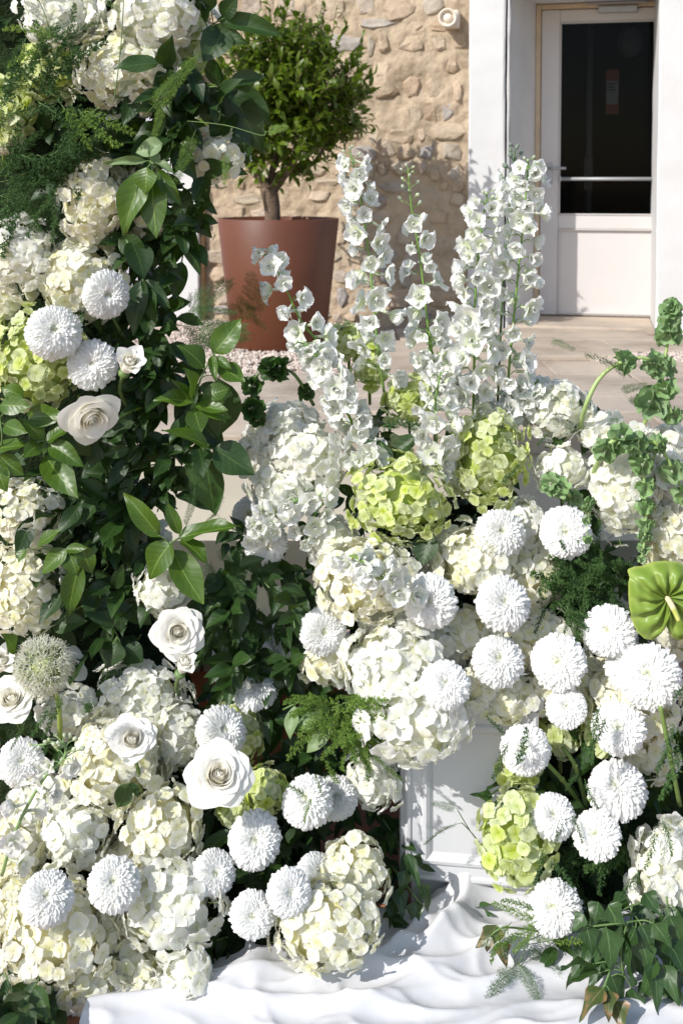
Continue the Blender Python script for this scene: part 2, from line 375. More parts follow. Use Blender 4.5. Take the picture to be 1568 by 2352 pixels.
while zr < 3.05 and stone_n < 290:
    h = rnd.choice((.08, .10, .13, .17)) * rnd.uniform(.9, 1.1); X = x0 + rnd.uniform(0, 0.15)
    while X < SR - 0.05:
        w = rnd.choice((.07, .10, .14, .20, .28)) * rnd.uniform(.85, 1.15)
        if X + w > SR - 0.01: w = SR - 0.01 - X
        if w > 0.05 and rnd.random() < 0.80:
            cx_, cz_ = X + w / 2 + rnd.uniform(-.01, .01), zr + h / 2 + rnd.uniform(-0.025, 0.025); k = rnd.randint(7, 9); vv = []; ff = []
            hx, hz = w * rnd.uniform(0.40, 0.47), h * rnd.uniform(0.38, 0.47); prd = rnd.uniform(0.003, 0.024); a0 = rnd.uniform(0, 6)
            ang = [a0 + 2 * math.pi * (i + rnd.uniform(-0.38, 0.38)) / k for i in range(k)]; tilt = rnd.uniform(-0.12, 0.12); tl2 = rnd.uniform(-0.18, 0.1)
            def sup(a): c_, s_ = math.cos(a), math.sin(a); q = (abs(c_) ** 2.8 + abs(s_) ** 2.8) ** (-1 / 2.8); return c_ * q, s_ * q
            jit = [rnd.uniform(0.72, 1.12) for _ in ang]
            for lv, (sc_, dp) in enumerate(((1.08, -0.03), (0.97, prd * 0.45), (0.74, prd * 1.0))):
                for a, jj in zip(ang, jit):
                    ux, uz = sup(a); xx = cx_ + ux * hx * sc_ * jj; zz = cz_ + uz * hz * sc_ * jj
                    d = dp + (0 if lv == 0 else (xx - cx_) * tilt + (zz - cz_) * tl2 + rnd.uniform(-.004, .004))
                    vv.append((xx, -d - (wall_h(xx, zz) * 0.6), zz))
            vv.append((cx_, -prd * 1.08 - wall_h(cx_, cz_) * 0.6, cz_))
            for lv in range(2):
                for i in range(k): ff.append((lv * k + i, lv * k + (i + 1) % k, (lv + 1) * k + (i + 1) % k, (lv + 1) * k + i))
            for i in range(k): ff.append((2 * k + i, 2 * k + (i + 1) % k, 3 * k))
            wobj('stone', mesh('stone', vv, ff, M_STONE, False), sw); stone_n += 1
        X += w + rnd.uniform(0.0, 0.012)
    zr += h * 0.97

# white pilaster with a brown timber edge at the far end of the stone wall
pl = wempty('white_pilaster', 'white painted pilaster with brown timber edge beside the terracotta planter', 'pilaster')
pr = wl(455, 600, -0.10)[0]; plft = wl(386, 600, -0.10)[0]
wobj('shaft', MB().box(plft, pr, -0.10, 0.02, TZ - 0.02, 3.6, 0.006).mesh('shaft', M_WHITE), pl)
wobj('timber_edge', MB().box(pr + 0.001, wl(468, 600, -0.05)[0], -0.06, 0.02, TZ - 0.02, 3.6, 0.004).mesh('timber_edge', M_BROWN), pl)

lr = wempty('shade_recess', 'recess panel coloured grey lavender for shade behind the flower column', 'panel')
M_LAV = simple('shade_lavender', (0.42, 0.41, 0.46), 0.6, 0.04, 5, 0.05)  # shade of the doorway recess is put into this lavender colour
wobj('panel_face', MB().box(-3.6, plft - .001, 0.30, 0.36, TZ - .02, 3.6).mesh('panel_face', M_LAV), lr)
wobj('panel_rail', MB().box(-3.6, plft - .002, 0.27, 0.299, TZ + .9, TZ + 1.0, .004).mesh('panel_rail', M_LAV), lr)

# the doorway: two white piers, lintel, reveals
DEP = 0.52
dw = wempty('door_surround', 'thick white painted piers and lintel around the glazed door', 'door surround')
a0, _ = wl(1075, 400, -0.06); a1, _ = wl(1158, 300, -0.06); a1b, _ = wl(1167, 300, -0.04); b0, _ = wl(1510, 300, -0.06)
dl, _ = wl(1228, 400, DEP)
def rough_pier(name, xa, xb, y0, y1, z0, z1, seg=14):
    v = []; f = []                                       # hand-plastered edges that wander a little
    for j in range(seg + 1):
        z = z0 + (z1 - z0) * j / seg
        w = [0.004 * noise.noise(Vector((xa * 9 + q, z * 6.0, q * 3.1))) for q in range(4)]
        v += [(xa + w[0], y1, z), (xa + w[1], y0 + w[0], z), (xa + 0.012 + w[1], y0 - 0.006 + w[2], z), (xb - 0.012 + w[2], y0 - 0.006 + w[3], z), (xb + w[3], y0 + w[1], z), (xb + w[3], y1, z)]
    for j in range(seg):
        for i in range(5): a = j * 6 + i; f.append((a, a + 1, a + 7, a + 6))
    f.append(tuple(range(6))[::-1]); f.append(tuple(seg * 6 + i for i in range(6))); return mesh(name, v, f, M_WHITE, False)
TOPZ = 3.6; SOF = TZ + 2.16
wobj('pier', rough_pier('pier', a0, a1, -0.06, 0.3, TZ - 0.02, TOPZ, 40), dw)
wobj('corner_bead', rough_pier('corner_bead', a1 + 0.012, a1b + 0.006, -0.04, 0.1, TZ - 0.02, TOPZ, 50), dw)
# the splayed reveal
v = [(a1b + 0.007, 0.0, TZ - 0.02), (dl, DEP, TZ - 0.02), (dl, DEP, SOF), (a1b + 0.007, 0.0, SOF), (a1b - 0.02, 0.3, TZ - 0.02), (dl - 0.08, DEP + 0.1, TZ - 0.02), (dl - 0.08, DEP + 0.1, SOF), (a1b - 0.02, 0.3, SOF)]
wobj('reveal', mesh('reveal', v, [(0, 1, 2, 3), (1, 5, 6, 2), (4, 0, 3, 7)], M_WHITE, False), dw)
wobj('pier', rough_pier('pier', b0, b0 + 2.6, -0.06, 0.6, TZ - 0.02, TOPZ, 40), dw)
wobj('lintel', MB().box(a1b + 0.007, b0 - 0.002, -0.055, 0.6, SOF + 0.002, TOPZ - 0.01).mesh('lintel', M_WHITE, False), dw)
# sill slab in front of the door
sil = wobj('threshold', MB().box(a1b + 0.008, b0 - 0.003, -0.05, DEP + 0.1, TZ - 0.03, TZ + 0.012, 0.005).mesh('threshold', M_SLAB), dw)

# the door
dr = wempty('glazed_door', 'cream half glazed door with grey lever handle and push bar', 'door')
D0, _ = wl(1240, 400, DEP); D1 = D0 + 0.93; DB = TZ + 0.02; DT = wl(1300, 22, DEP)[1]
g0, _ = wl(1283, 300, DEP); g1 = D1 - (g0 - D0)
_, gt = wl(1290, 51, DEP); _, gb = wl(1290, 494, DEP); _, p_top = wl(1290, 525, DEP); _, p_bot = wl(1290, 720, DEP)
yf = DEP
wobj('door_frame', MB().box(dl - 0.002, D0 - 0.004, yf - 0.02, yf + 0.08, DB - 0.01, SOF - 0.002, 0.004).mesh('door_frame', M_TAN), dr)
wobj('door_frame', MB().box(D0 - 0.003, D1 + 0.05, yf - 0.02, yf + 0.08, DT + 0.004, SOF - 0.003, 0.004).mesh('door_frame', M_TAN), dr)
wobj('stile', MB().box(D0, g0, yf, yf + 0.05, DB, DT, 0.004).mesh('stile', M_DOOR), dr)
wobj('stile', MB().box(g1, D1, yf, yf + 0.05, DB, DT, 0.004).mesh('stile', M_DOOR), dr)
wobj('top_rail', MB().box(g0 + .001, g1 - .001, yf + .001, yf + 0.05, gt, DT - .001, 0.004).mesh('top_rail', M_DOOR), dr)
wobj('middle_rail', MB().box(g0 + .001, g1 - .001, yf + .001, yf + 0.05, p_top, gb, 0.004).mesh('middle_rail', M_DOOR), dr)
wobj('bottom_rail', MB().box(g0 + .001, g1 - .001, yf + .001, yf + 0.05, DB, p_bot, 0.004).mesh('bottom_rail', M_DOOR), dr)
wobj('lower_panel', MB().box(g0 + .001, g1 - .001, yf + .018, yf + 0.045, p_bot + .001, p_top - .001).mesh('lower_panel', M_DOOR), dr)
mo = MB()                                                # mouldings round the panel and the glass
for (za, zb) in ((p_bot, p_top), (gb, gt)):
    t = 0.012
    for (xa, xb, zc, zd) in ((g0, g1, za, za + t), (g0, g1, zb - t, zb), (g0, g0 + t, za + t, zb - t), (g1 - t, g1, za + t, zb - t)):
        mo.box(xa + .0015, xb - .0015, yf - 0.006, yf + 0.016, zc + .0015, zd - .0015, 0.003)
wobj('moulding', mo.mesh('moulding', M_DOOR), dr)
wobj('moulding', MB().box(g0 + .02, g1 - .02, yf - 0.004, yf, p_bot - 0.055, p_bot - 0.04, 0.002).mesh('moulding', M_DOOR), dr)
wobj('pane', MB().box(g0 + .014, g1 - .014, yf + .02, yf + .026, gb + .014, gt - .014).mesh('pane', M_GLASS, False), dr)
hx, hz_ = wl(1262, 386, yf); hd = wobj('handle', MB().box(hx - .018, hx + .018, yf - .010, yf - .001, hz_ - .11, hz_ + .035, 0.004).mesh('handle', M_STEEL), dr)
wobj('lever', MB().tube([(hx, yf - .012, hz_), (hx, yf - .05, hz_), (hx + .012, yf - .06, hz_), (hx + .11, yf - .06, hz_ - .002)], 0.010, 8).mesh('lever', M_STEEL), hd)
bz = wl(1300, 411, yf)[1]
pb = wobj('push_bar', MB().tube([(g0 + .02, yf - .035, bz), (g1 - .02, yf - .035, bz)], 0.012, 10).mesh('push_bar', M_ALU), dr)
wobj('bracket', MB().box(g0 + .004, g0 + .022, yf - .045, yf - .007, bz - .016, bz + .016, .003).mesh('bracket', M_STEEL), pb)
cx0, cz0 = wl(1345, 12, yf - .03); clo = wobj('door_closer', MB().box(cx0 + .08, cx0 + .34, yf - .05, yf - .002, cz0 - .055, cz0 - .01, .006).mesh('door_closer', M_STEEL), dr)
wobj('closer_arm', MB().box(cx0, cx0 + .40, yf - .045, yf - .025, cz0 + .002, cz0 + .016, .002).mesh('closer_arm', M_STEEL), clo)
# what the glass shows: a dark room with a pipe and a notice
rm = wempty('dark_interior', 'unlit room behind the door glass', 'room')
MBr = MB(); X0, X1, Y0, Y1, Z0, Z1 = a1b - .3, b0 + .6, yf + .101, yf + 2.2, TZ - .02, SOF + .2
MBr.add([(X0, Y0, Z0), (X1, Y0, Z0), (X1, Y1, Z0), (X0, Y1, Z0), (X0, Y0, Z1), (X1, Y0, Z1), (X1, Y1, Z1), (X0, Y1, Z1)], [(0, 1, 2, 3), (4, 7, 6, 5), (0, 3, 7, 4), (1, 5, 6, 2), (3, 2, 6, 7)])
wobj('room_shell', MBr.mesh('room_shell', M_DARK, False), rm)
nx_, nz1 = wl(1406, 160, yf + .5); nz0 = wl(1406, 262, yf + .5)[1]
nt_ = wempty('wall_notice', 'orange and white notice hung behind the dark door glass', 'notice')
wobj('card', MB().box(nx_ - .045, nx_ + .045, yf + .5, yf + .506, nz0, nz1).mesh('card', M_ORANGE, False), nt_)
wobj('white_label', MB().box(nx_ - .042, nx_ + .040, yf + .496, yf + .499, nz0 + .07, nz1 - .08).mesh('white_label', M_PAPER, False), nt_)
mt = MB()
for k, w_ in enumerate((.060, .048, .055)): mt.box(nx_ - .034, nx_ - .034 + w_, yf + .493, yf + .4955, nz1 - .105 - k * .022, nz1 - .098 - k * .022)
wobj('print', mt.mesh('print', M_DARK, False), nt_)
ppx = wl(1352, 300, yf + .6)[0]
pp = wempty('wall_pipe', 'grey vertical pipe standing in the dark room behind the glass', 'pipe')
wobj('pipe_body', MB().tube([(ppx, yf + .6, TZ), (ppx, yf + .6, SOF + .1)], .022, 10).mesh('pipe_body', M_PIPE), pp)
wobj('valve', MB().box(ppx - .035, ppx + .03, yf + .56, yf + .64, TZ + .88, TZ + 1.12, .01).mesh('valve', M_PIPE), pp)
lx, lz = wl(1446, 95, yf + .7)
lm = wempty('wall_lamp', 'round pale bulkhead lamp dimly seen in the dark room', 'lamp')
wobj('lamp_body', MB().lathe([(0, .05), (.06, .045), (.10, .02), (.115, 0), (.115, -.03), (0, -.03)], 20, M=Matrix.Translation((lx, yf + .7, lz)) @ Matrix.Rotation(R(90), 4, 'X') @ Matrix.Diagonal((.8, 1, 1, 1))).mesh('lamp_body', M_PIPE), lm)

# alarm sounder on the stone wall
sx, sz = wl(1032, 44, -.05)
sr = wempty('alarm_sounder', 'small cream alarm sounder with round horn on the stone wall', 'alarm')
M_CREAM = simple('cream_plastic', (0.70, 0.62, 0.52), 0.4, 0.04, 8, 0.0)
wobj('housing', MB().box(sx - .035, sx + .062, -.085, .03, sz - .06, sz + .055, .012).mesh('housing', M_CREAM), sr)
HM = Matrix.Translation((sx - .005, -.085, sz)) @ Matrix.Rotation(R(90), 4, 'X')
wobj('horn', MB().lathe([(.056, -.005), (.060, .01), (.060, .045), (.054, .05), (.048, .044), (.036, .012), (0, .010)], 28, M=HM).mesh('horn', M_CREAM), sr)
wobj('dome', MB().lathe([(.030, .010), (.030, .026), (.024, .036), (.012, .041), (0, .042)], 20, M=HM).mesh('dome', M_CREAM), sr)

# planter and tree
PP = on_z(634, 806, TZ - .01); PP = Vector((PP.x, PP.y + 0.27, TZ - .012)); pr_px = px(PP.y)
M_POT = simple('terracotta_plastic', (0.120, 0.039, 0.018), 0.5, 0.14, 2, 0.04, 0.002)
M_SOIL = simple('dark_soil', (0.05, 0.035, 0.025), 0.95, 0.4, 40, 0.8)
M_BARK = simple('tree_bark', (0.16, 0.11, 0.075), 0.9, 0.35, 16, 0.9, 0.02)
hh = 292 * pr_px; rt = 139 * pr_px; rb = 108 * pr_px
pot = empty('planter', PP, 'tall tapered terracotta planter standing on gravel', 'planter')
obj('pot_wall', MB().lathe([(0, 0), (rb - .004, 0), (rb, .004), (rt, hh - .004), (rt - .003, hh), (rt - .012, hh), (rt - .016, hh - .004), (rt - .05, hh * .72), (0, hh * .72)], 64).mesh('pot_wall', M_POT), pot)
obj('soil', MB().lathe([(rt - .05, hh * .88), (rt * .5, hh * .90), (0, hh * .91)], 32).mesh('soil', M_SOIL), pot)
tree = empty('citrus_tree', PP + Vector((0, 0, hh * .9)), 'round clipped citrus tree growing in the terracotta planter', 'tree')
tb = MB(); base = PP + Vector((0, 0, hh * .9))
def tp(x, y, dy=0.0): return at(x, y, PP.y + dy) - base
tb.tube(smooth_path([tp(620, 552), tp(626, 507), tp(624, 470), tp(616, 430)]), [.052, .050, .049, .048, .047, .046, .046, .047, .048, .049, .05, .05, .05], 10)
for pts, r0 in (([tp(620, 445), tp(604, 415, -.02), tp(580, 390, -.03), tp(565, 340), tp(556, 280)], .034), ([tp(622, 440), tp(645, 410, -.04), tp(665, 385, -.06), tp(690, 340), tp(710, 260)], .036), ([tp(624, 430), tp(640, 400, .05), tp(720, 375, .06), tp(760, 300)], .026), ([tp(618, 435), tp(628, 380, .04), tp(650, 300), tp(660, 200)], .024)):
    sp = smooth_path(pts); tb.tube(sp, [r0 * (1 - .75 * i / len(sp)) for i in range(len(sp))], 8)
obj('trunk', tb.mesh('trunk', M_BARK), tree)
CC = tp(656, 236); cr = 158 * pr_px
v = []; f = []; uv = []
def add_leaf(c, d, nrm, L, W):
    d = d.normalized(); s_ = d.cross(nrm)
    if s_.length < 1e-3: return
    s_.normalize(); n_ = s_.cross(d); b = len(v)
    for (t, w, z) in ((0, 0, 0), (.3, .5, .0), (.3, -.5, .0), (.7, .38, -.05), (.7, -.38, -.05), (1, 0, -.14)): v.append(c + d * (t * L) + s_ * (w * W) + n_ * ((z + (abs(w) * .25)) * L))
    uv.extend([(0, 0), (.3, 1), (.3, -1), (.7, 1), (.7, -1), (1, 0)])
    f.extend([(b, b + 1, b + 2), (b + 2, b + 1, b + 3, b + 4), (b + 4, b + 3, b + 5)])
tw = MB()
for k in range(900):
    d = rdir(); lump = 1 + .34 * noise.noise(d * 2.4) + .16 * noise.noise(d * 5.0)
    rr = cr * lump * (rnd.random() ** .42); c = CC + Vector((d.x * 1.0, d.y, d.z * 1.08)) * rr
    if k % 14 == 0 and d.z > 0.2: c = CC + d * cr * rnd.uniform(1.08, 1.22)
    if d.z < -.75 and rnd.random() < .5: continue
    gd = (d + Vector((0, 0, .55)) + rdir() * .4).normalized(); L = rnd.uniform(.07, .12)
    tw.tube([c - gd * L * .6, c + gd * L], .0022, 4)
    for q in range(rnd.randint(7, 9)):
        t = q / 8; ld = (gd * rnd.uniform(.35, 1.0) + rdir() * .9).normalized()
        add_leaf(c + gd * L * (t * 1.5 - .5), ld, (Vector((0, 0, 1)) + d * .6 + rdir() * .4).normalized(), rnd.uniform(.055, .088), rnd.uniform(.023, .035))
for (x, y) in ((738, 10), (742, 30), (735, 55), (830, 95), (770, 25)):       # shoots that stand above the ball
    b0_ = tp(x - 10, y + 70); e0 = tp(x + 3, y - 10); tw.tube([b0_, e0], .003, 4)
    for q in range(11):
        t = q / 10; add_leaf(b0_.lerp(e0, t), ((e0 - b0_).normalized() * .6 + rdir() * .8), Vector((0, -.4, 1)), rnd.uniform(.04, .06), .02)
crown = obj('crown', mesh('crown', v, f, M_TREE, True, uvs=uv), tree); obj('twigs', tw.mesh('twigs', M_TWIG), tree)
# ------------------------------------------------------------------ flower and leaf shapes (made once, shared by the copies)
WHT, CRM, LIM = 'white', 'cream', 'lime'
HUE = {WHT: ((0.86, 0.86, 0.70), (0.92, 0.92, 0.90)), CRM: ((0.87, 0.85, 0.55), (0.92, 0.914, 0.845)), LIM: ((0.54, 0.62, 0.14), (0.76, 0.82, 0.44))}
def lerp3(a, b, t): return tuple(a[i] + (b[i] - a[i]) * t for i in range(3))
def petal_grid(mb, M, L, W, prof, cup, curl, cin, cout, rows=4, cols=4, ruf=0.0, seed=0.0, notch=0.0, cpow=0.7, twist=0.0):
    """one petal from the origin along +Y, upper side +Z"""
    v = []; c = []; f = []
    for i in range(rows + 1):
        t = i / rows
        for j in range(cols + 1):
            u = -1 + 2 * j / cols; w = W * prof(t)
            y = L * t * (1 - notch * max(0, 1 - abs(u) * 1.6) * t ** 3); tt = t
            y -= L * 0.12 * (abs(u) ** 2) * t ** 2
            x = u * w
            z = cup * L * (u * u) * (0.3 + .7 * t) + curl * L * t * t + ruf * L * t * noise.noise(Vector((u * 1.7 + seed, t * 2.1 + seed * .7, seed * 1.3)))
            z += twist * L * u * t
            v.append(M @ Vector((x, y, z))); c.append(lerp3(cin, cout, min(1, tt ** cpow * 1.15)))
    for i in range(rows):
        for j in range(cols): a = i * (cols + 1) + j; f.append((a, a + 1, a + cols + 2, a + cols + 1))
    mb.add(v, f, c)
def rp(t): return max(0.10, math.sin(math.pi * min(1, t * 0.86 + 0.07)) ** 0.75) * (1 if t < .75 else (1 - (t - .75) * 0.9))
def floret_mesh(hue, seed):
    r = random.Random(seed); mb = MB(); cin, cout = HUE[hue]; k = 4 if r.random() < .9 else 5
    for q in range(k):
        M = Matrix.Rotation(2 * math.pi * q / k + r.uniform(-.12, .12), 4, 'Z') @ Matrix.Rotation(r.uniform(-.02, .30), 4, 'X') @ Matrix.Translation((0, 0.04, r.uniform(-.02, .03)))
        tint = r.uniform(-.06, .02); cc = tuple(min(.95, x + tint * (.4 if i < 2 else 1.0)) for i, x in enumerate(cout))
        petal_grid(mb, M, r.uniform(.90, 1.06), r.uniform(.58, .70), rp, r.uniform(-.02, .16), r.uniform(-.30, .02), cin, cc, 5, 4, .26, r.uniform(0, 50), .08, 0.75, r.uniform(-.12, .12))
    mb.lathe([(.075, .02), (.06, .10), (0, .13)], 5, lerp3(cin, (0.5, 0.55, .2), .4))
    mb.tube([(0, 0, .02), (0, 0, -.9)], .035, 4, (0.40, 0.47, 0.18), cap=False)
    return mb.mesh('floret', M_PETAL)
FLORET = {h: [floret_mesh(h, i * 7 + k * 101) for i in range(7)] for k, h in enumerate((WHT, CRM, LIM))}

def head_core(seed, col):
    mb = MB(); v = []; f = []; nu, nv = 14, 9
    for j in range(nv + 1):
        ph = math.pi * j / nv
        for i in range(nu):
            th = 2 * math.pi * i / nu; d = Vector((math.sin(ph) * math.cos(th), math.sin(ph) * math.sin(th), math.cos(ph))); v.append(d * (.62 + .16 * noise.noise(d * 3 + Vector((seed, 0, 0)))))
    for j in range(nv):
        for i in range(nu): f.append((j * nu + i, j * nu + (i + 1) % nu, (j + 1) * nu + (i + 1) % nu, (j + 1) * nu + i))
    mb.add(v, f, col); return mb.mesh('flower_core', M_STEM)
CORES = {WHT: head_core(1, (.66, .66, .48)), CRM: head_core(2, (.64, .60, .34)), LIM: head_core(3, (.34, .42, .09))}

def stem_part(root, a, b, rad=0.0035, col=(0.12, 0.20, 0.05), sag=0.02, name='stem'):
    a = Vector(a); b = Vector(b); m = (a + b) / 2 + Vector((0, 0, -sag))
    mb = MB(); mb.tube(smooth_path([a, m, b], 3), rad, 6, col); o = obj(name, mb.mesh(name, M_STEM), root); return o
def clampY(x, y, Y, r):
    lim = (EYE - r) / ((y - HZ) / FPX) if y > HZ + 50 else 99
    return min(Y, lim)
def facing(P, tx=0.0, tz=0.0):
    d = (CAM - P).normalized(); rt_ = Vector((1, 0, 0)); u_ = d.cross(rt_).normalized()
    if u_.z < 0: u_ = -u_
    return (d + rt_ * tx + u_ * tz).normalized()
n_florets = 0
def hydrangea(x, y, rx, ry, Y, hue, label, fs=None, group='hydrangea heads', tx=0.0, tz=0.25, dens=1.0):
    global n_florets
    rx, ry = rx * 1.06, ry * 1.06
    fs = fs or {WHT: .0202, CRM: .0180, LIM: .0178}[hue] * rnd.uniform(.9, 1.12)
    s = px(Y); Rx, Ry = rx * s, ry * s; Y = clampY(x, y, Y, .85 * Ry); P = at(x, y, Y); s = px(Y); Rx, Ry = rx * s, ry * s; Rz = min(Rx, Ry) * .92
    F = facing(P, tx + rnd.uniform(-.1, .1), tz + rnd.uniform(-.1, .1))
    root = empty('hydrangea', P, label, 'hydrangea', group)
    B = Matrix(((1, 0, 0), (0, 1, 0), (0, 0, 1)))                  # head axes: x right, y depth, z up
    n = int(6.9 * dens * ((Rx * Rx + Ry * Ry + Rz * Rz) / 3) / fs ** 2)
    ga = math.pi * (3 - math.sqrt(5)); sd_ = rnd.uniform(0, 99); ms = FLORET[hue]
    k0 = rnd.random() * 6
    for i in range(n):
        zz = 1 - 2 * (i + .5) / n; r_ = math.sqrt(1 - zz * zz); a = ga * i + k0
        d = (Vector((r_ * math.cos(a), r_ * math.sin(a), zz)) + rdir() * .10).normalized()
        if d.dot(F) < -.30: continue
        lump = 1 + (.46 if hue == LIM else .42) * noise.noise(d * 2.6 + Vector((sd_, 0, 0))) + rnd.uniform(-.12, .04)
        p = Vector((d.x * Rx, d.y * Rz, d.z * Ry)) * lump * (1 - .55 * fs / max(Rx, Ry))
        nrm = (Vector((d.x / Rx, d.y / Rz, d.z / Ry)).normalized() + rdir() * (.48 if hue == LIM else .40)).normalized()
        sc = fs * rnd.uniform(.74, 1.22)
        obj('floret', rnd.choice(ms), root, TRS(p, frame(nrm, rnd.uniform(0, 6.28)), sc)); n_florets += 1
    obj('flower_core', CORES[hue], root, TRS((0, 0, 0), Matrix.Identity(3), (Rx * 1.12, Rz * 1.12, Ry * 1.12)))
    e = -F * (Rz + .10) + Vector((0, 0, -.05)); e.y = abs(e.y)
    stem_part(root, (0, 0, 0), e, .0042, (.20, .27, .07))
    return root

# chrysanthemum -------------------------------------------------------------------------------------------------
def mum_parts(seed):
    """a dense pompon: rounded petals laid like scales over a flattened ball"""
    r = random.Random(seed); mb = MB(); cn = MB(); n = 380; ga = math.pi * (3 - math.sqrt(5)); cm = math.cos(math.radians(116)); FL = .74
    for i in range(10, n):
        ct = 1 - (1 - cm) * (i / n) ** .96; th = math.acos(ct); az = ga * i + r.uniform(-.08, .08); t = th / math.radians(116)
        rad = Vector((math.sin(th) * math.cos(az), math.sin(th) * math.sin(az), math.cos(th) * FL)); out = Vector((math.cos(th) * math.cos(az), math.cos(th) * math.sin(az), -math.sin(th) * FL)).normalized(); nr = Vector((rad.x, rad.y, rad.z / FL ** 2)).normalized()
        inner = max(0, 1 - t / .27)
        d = (out * (.80 - 1.0 * inner) + nr * (.66 + .4 * inner) + rdir(r) * .07).normalized(); L = (.52 - .24 * inner) * r.uniform(.88, 1.1); W = (.086 - .044 * inner) * r.uniform(.9, 1.15)
        tip = rad * (r.uniform(.93, 1.06) - .07 * inner); base = tip - d * L; z = (nr - d * nr.dot(d)).normalized() if inner < .5 else (-out - d * (-out).dot(d)).normalized(); x = d.cross(z)
        M = Matrix.Translation(base) @ Matrix((x, d, z)).transposed().to_4x4()
        petal_grid(mb if i > 40 else cn, M, L, W, lambda q: .55 + .47 * math.sin(math.pi * min(1, q * .80)) if q < .92 else .48, .50 * W / L, .10 + r.uniform(-.06, .07), (.76, .79, .62), (.92, .92, .91), 4, 2, .0, 0, 0, .45)
    for i in range(12):                                              # the tight unopened middle
        az = ga * i; q = .012 + .024 * math.sqrt(i); d = Vector((math.cos(az), math.sin(az), 0))
        cn.tube([d * q + Vector((0, 0, .2)), d * q * 1.05 + Vector((0, 0, .52 + r.uniform(-.03, .03))), d * q * .6 + Vector((0, 0, .57))], [.016, .018, .006], 5, [(.28, .28, .12)] * 5 + [(.60, .60, .40)] * 5 + [(.8, .8, .66)] * 5)
    for i in range(10):                                              # dark stubs colour in the shaded gaps round the middle
        az = ga * i; q = r.uniform(.10, .20); d = Vector((math.cos(az) * q, math.sin(az) * q, 0)); h = .60 - q * .35 + r.uniform(-.02, .02)
        cn.tube([d + Vector((0, 0, .2)), d + Vector((0, 0, h))], [.016, .013], 4, (.34, .32, .18))
    d = MB(); d.lathe([(0, .22), (.24, .20), (.45, .14), (.58, .02), (.52, -.18), (.40, -.34), (.14, -.42), (0, -.44)], 16, [c for k in range(8) for c in [(.16, .17, .07) if k < 2 else ((.70, .72, .60) if k < 5 else (.16, .22, .07))] * 16])
    return mb.mesh('ray_petals', M_PETAL), cn.mesh('flower_centre', M_PETAL), d.mesh('flower_base', M_STEM)
MUMS = [mum_parts(i * 31 + 5) for i in range(4)]
def mum(x, y, r, Y, label, tx=0.0, tz=0.15, stem=None, group='white ball chrysanthemums', flat=1.0):
    Y = clampY(x, y, Y, r * px(Y)); P = at(x, y, Y); s = r * px(Y) * rnd.uniform(.95, 1.07); F = facing(P, tx + rnd.uniform(-.22, .22), tz + rnd.uniform(-.2, .2))
    root = empty('chrysanthemum', P, label, 'chrysanthemum', group); a, b, c = rnd.choice(MUMS)
    M = TRS(-F * s * .12, frame(F, rnd.uniform(0, 6.28)), (s * rnd.uniform(.95, 1.05), s * rnd.uniform(.95, 1.05), s * flat * rnd.uniform(.85, 1.1)))
    o = obj('ray_petals', a, root, M); o['kind'] = 'stuff'; obj('flower_centre', b, root, M); obj('flower_base', c, root, M)
    if stem: pts = [-F * s * .15] + [at(*q) - P for q in stem]
    else: pts = [-F * s * .15, -F * s * .7 + Vector((0, .02, -.02)), Vector((rnd.uniform(-.02, .02), .16, -.12))]
    mb = MB(); mb.tube(smooth_path(pts, 4), .0036, 7, (.10, .17, .05)); obj('stem', mb.mesh('stem', M_STEM), root)
    return root

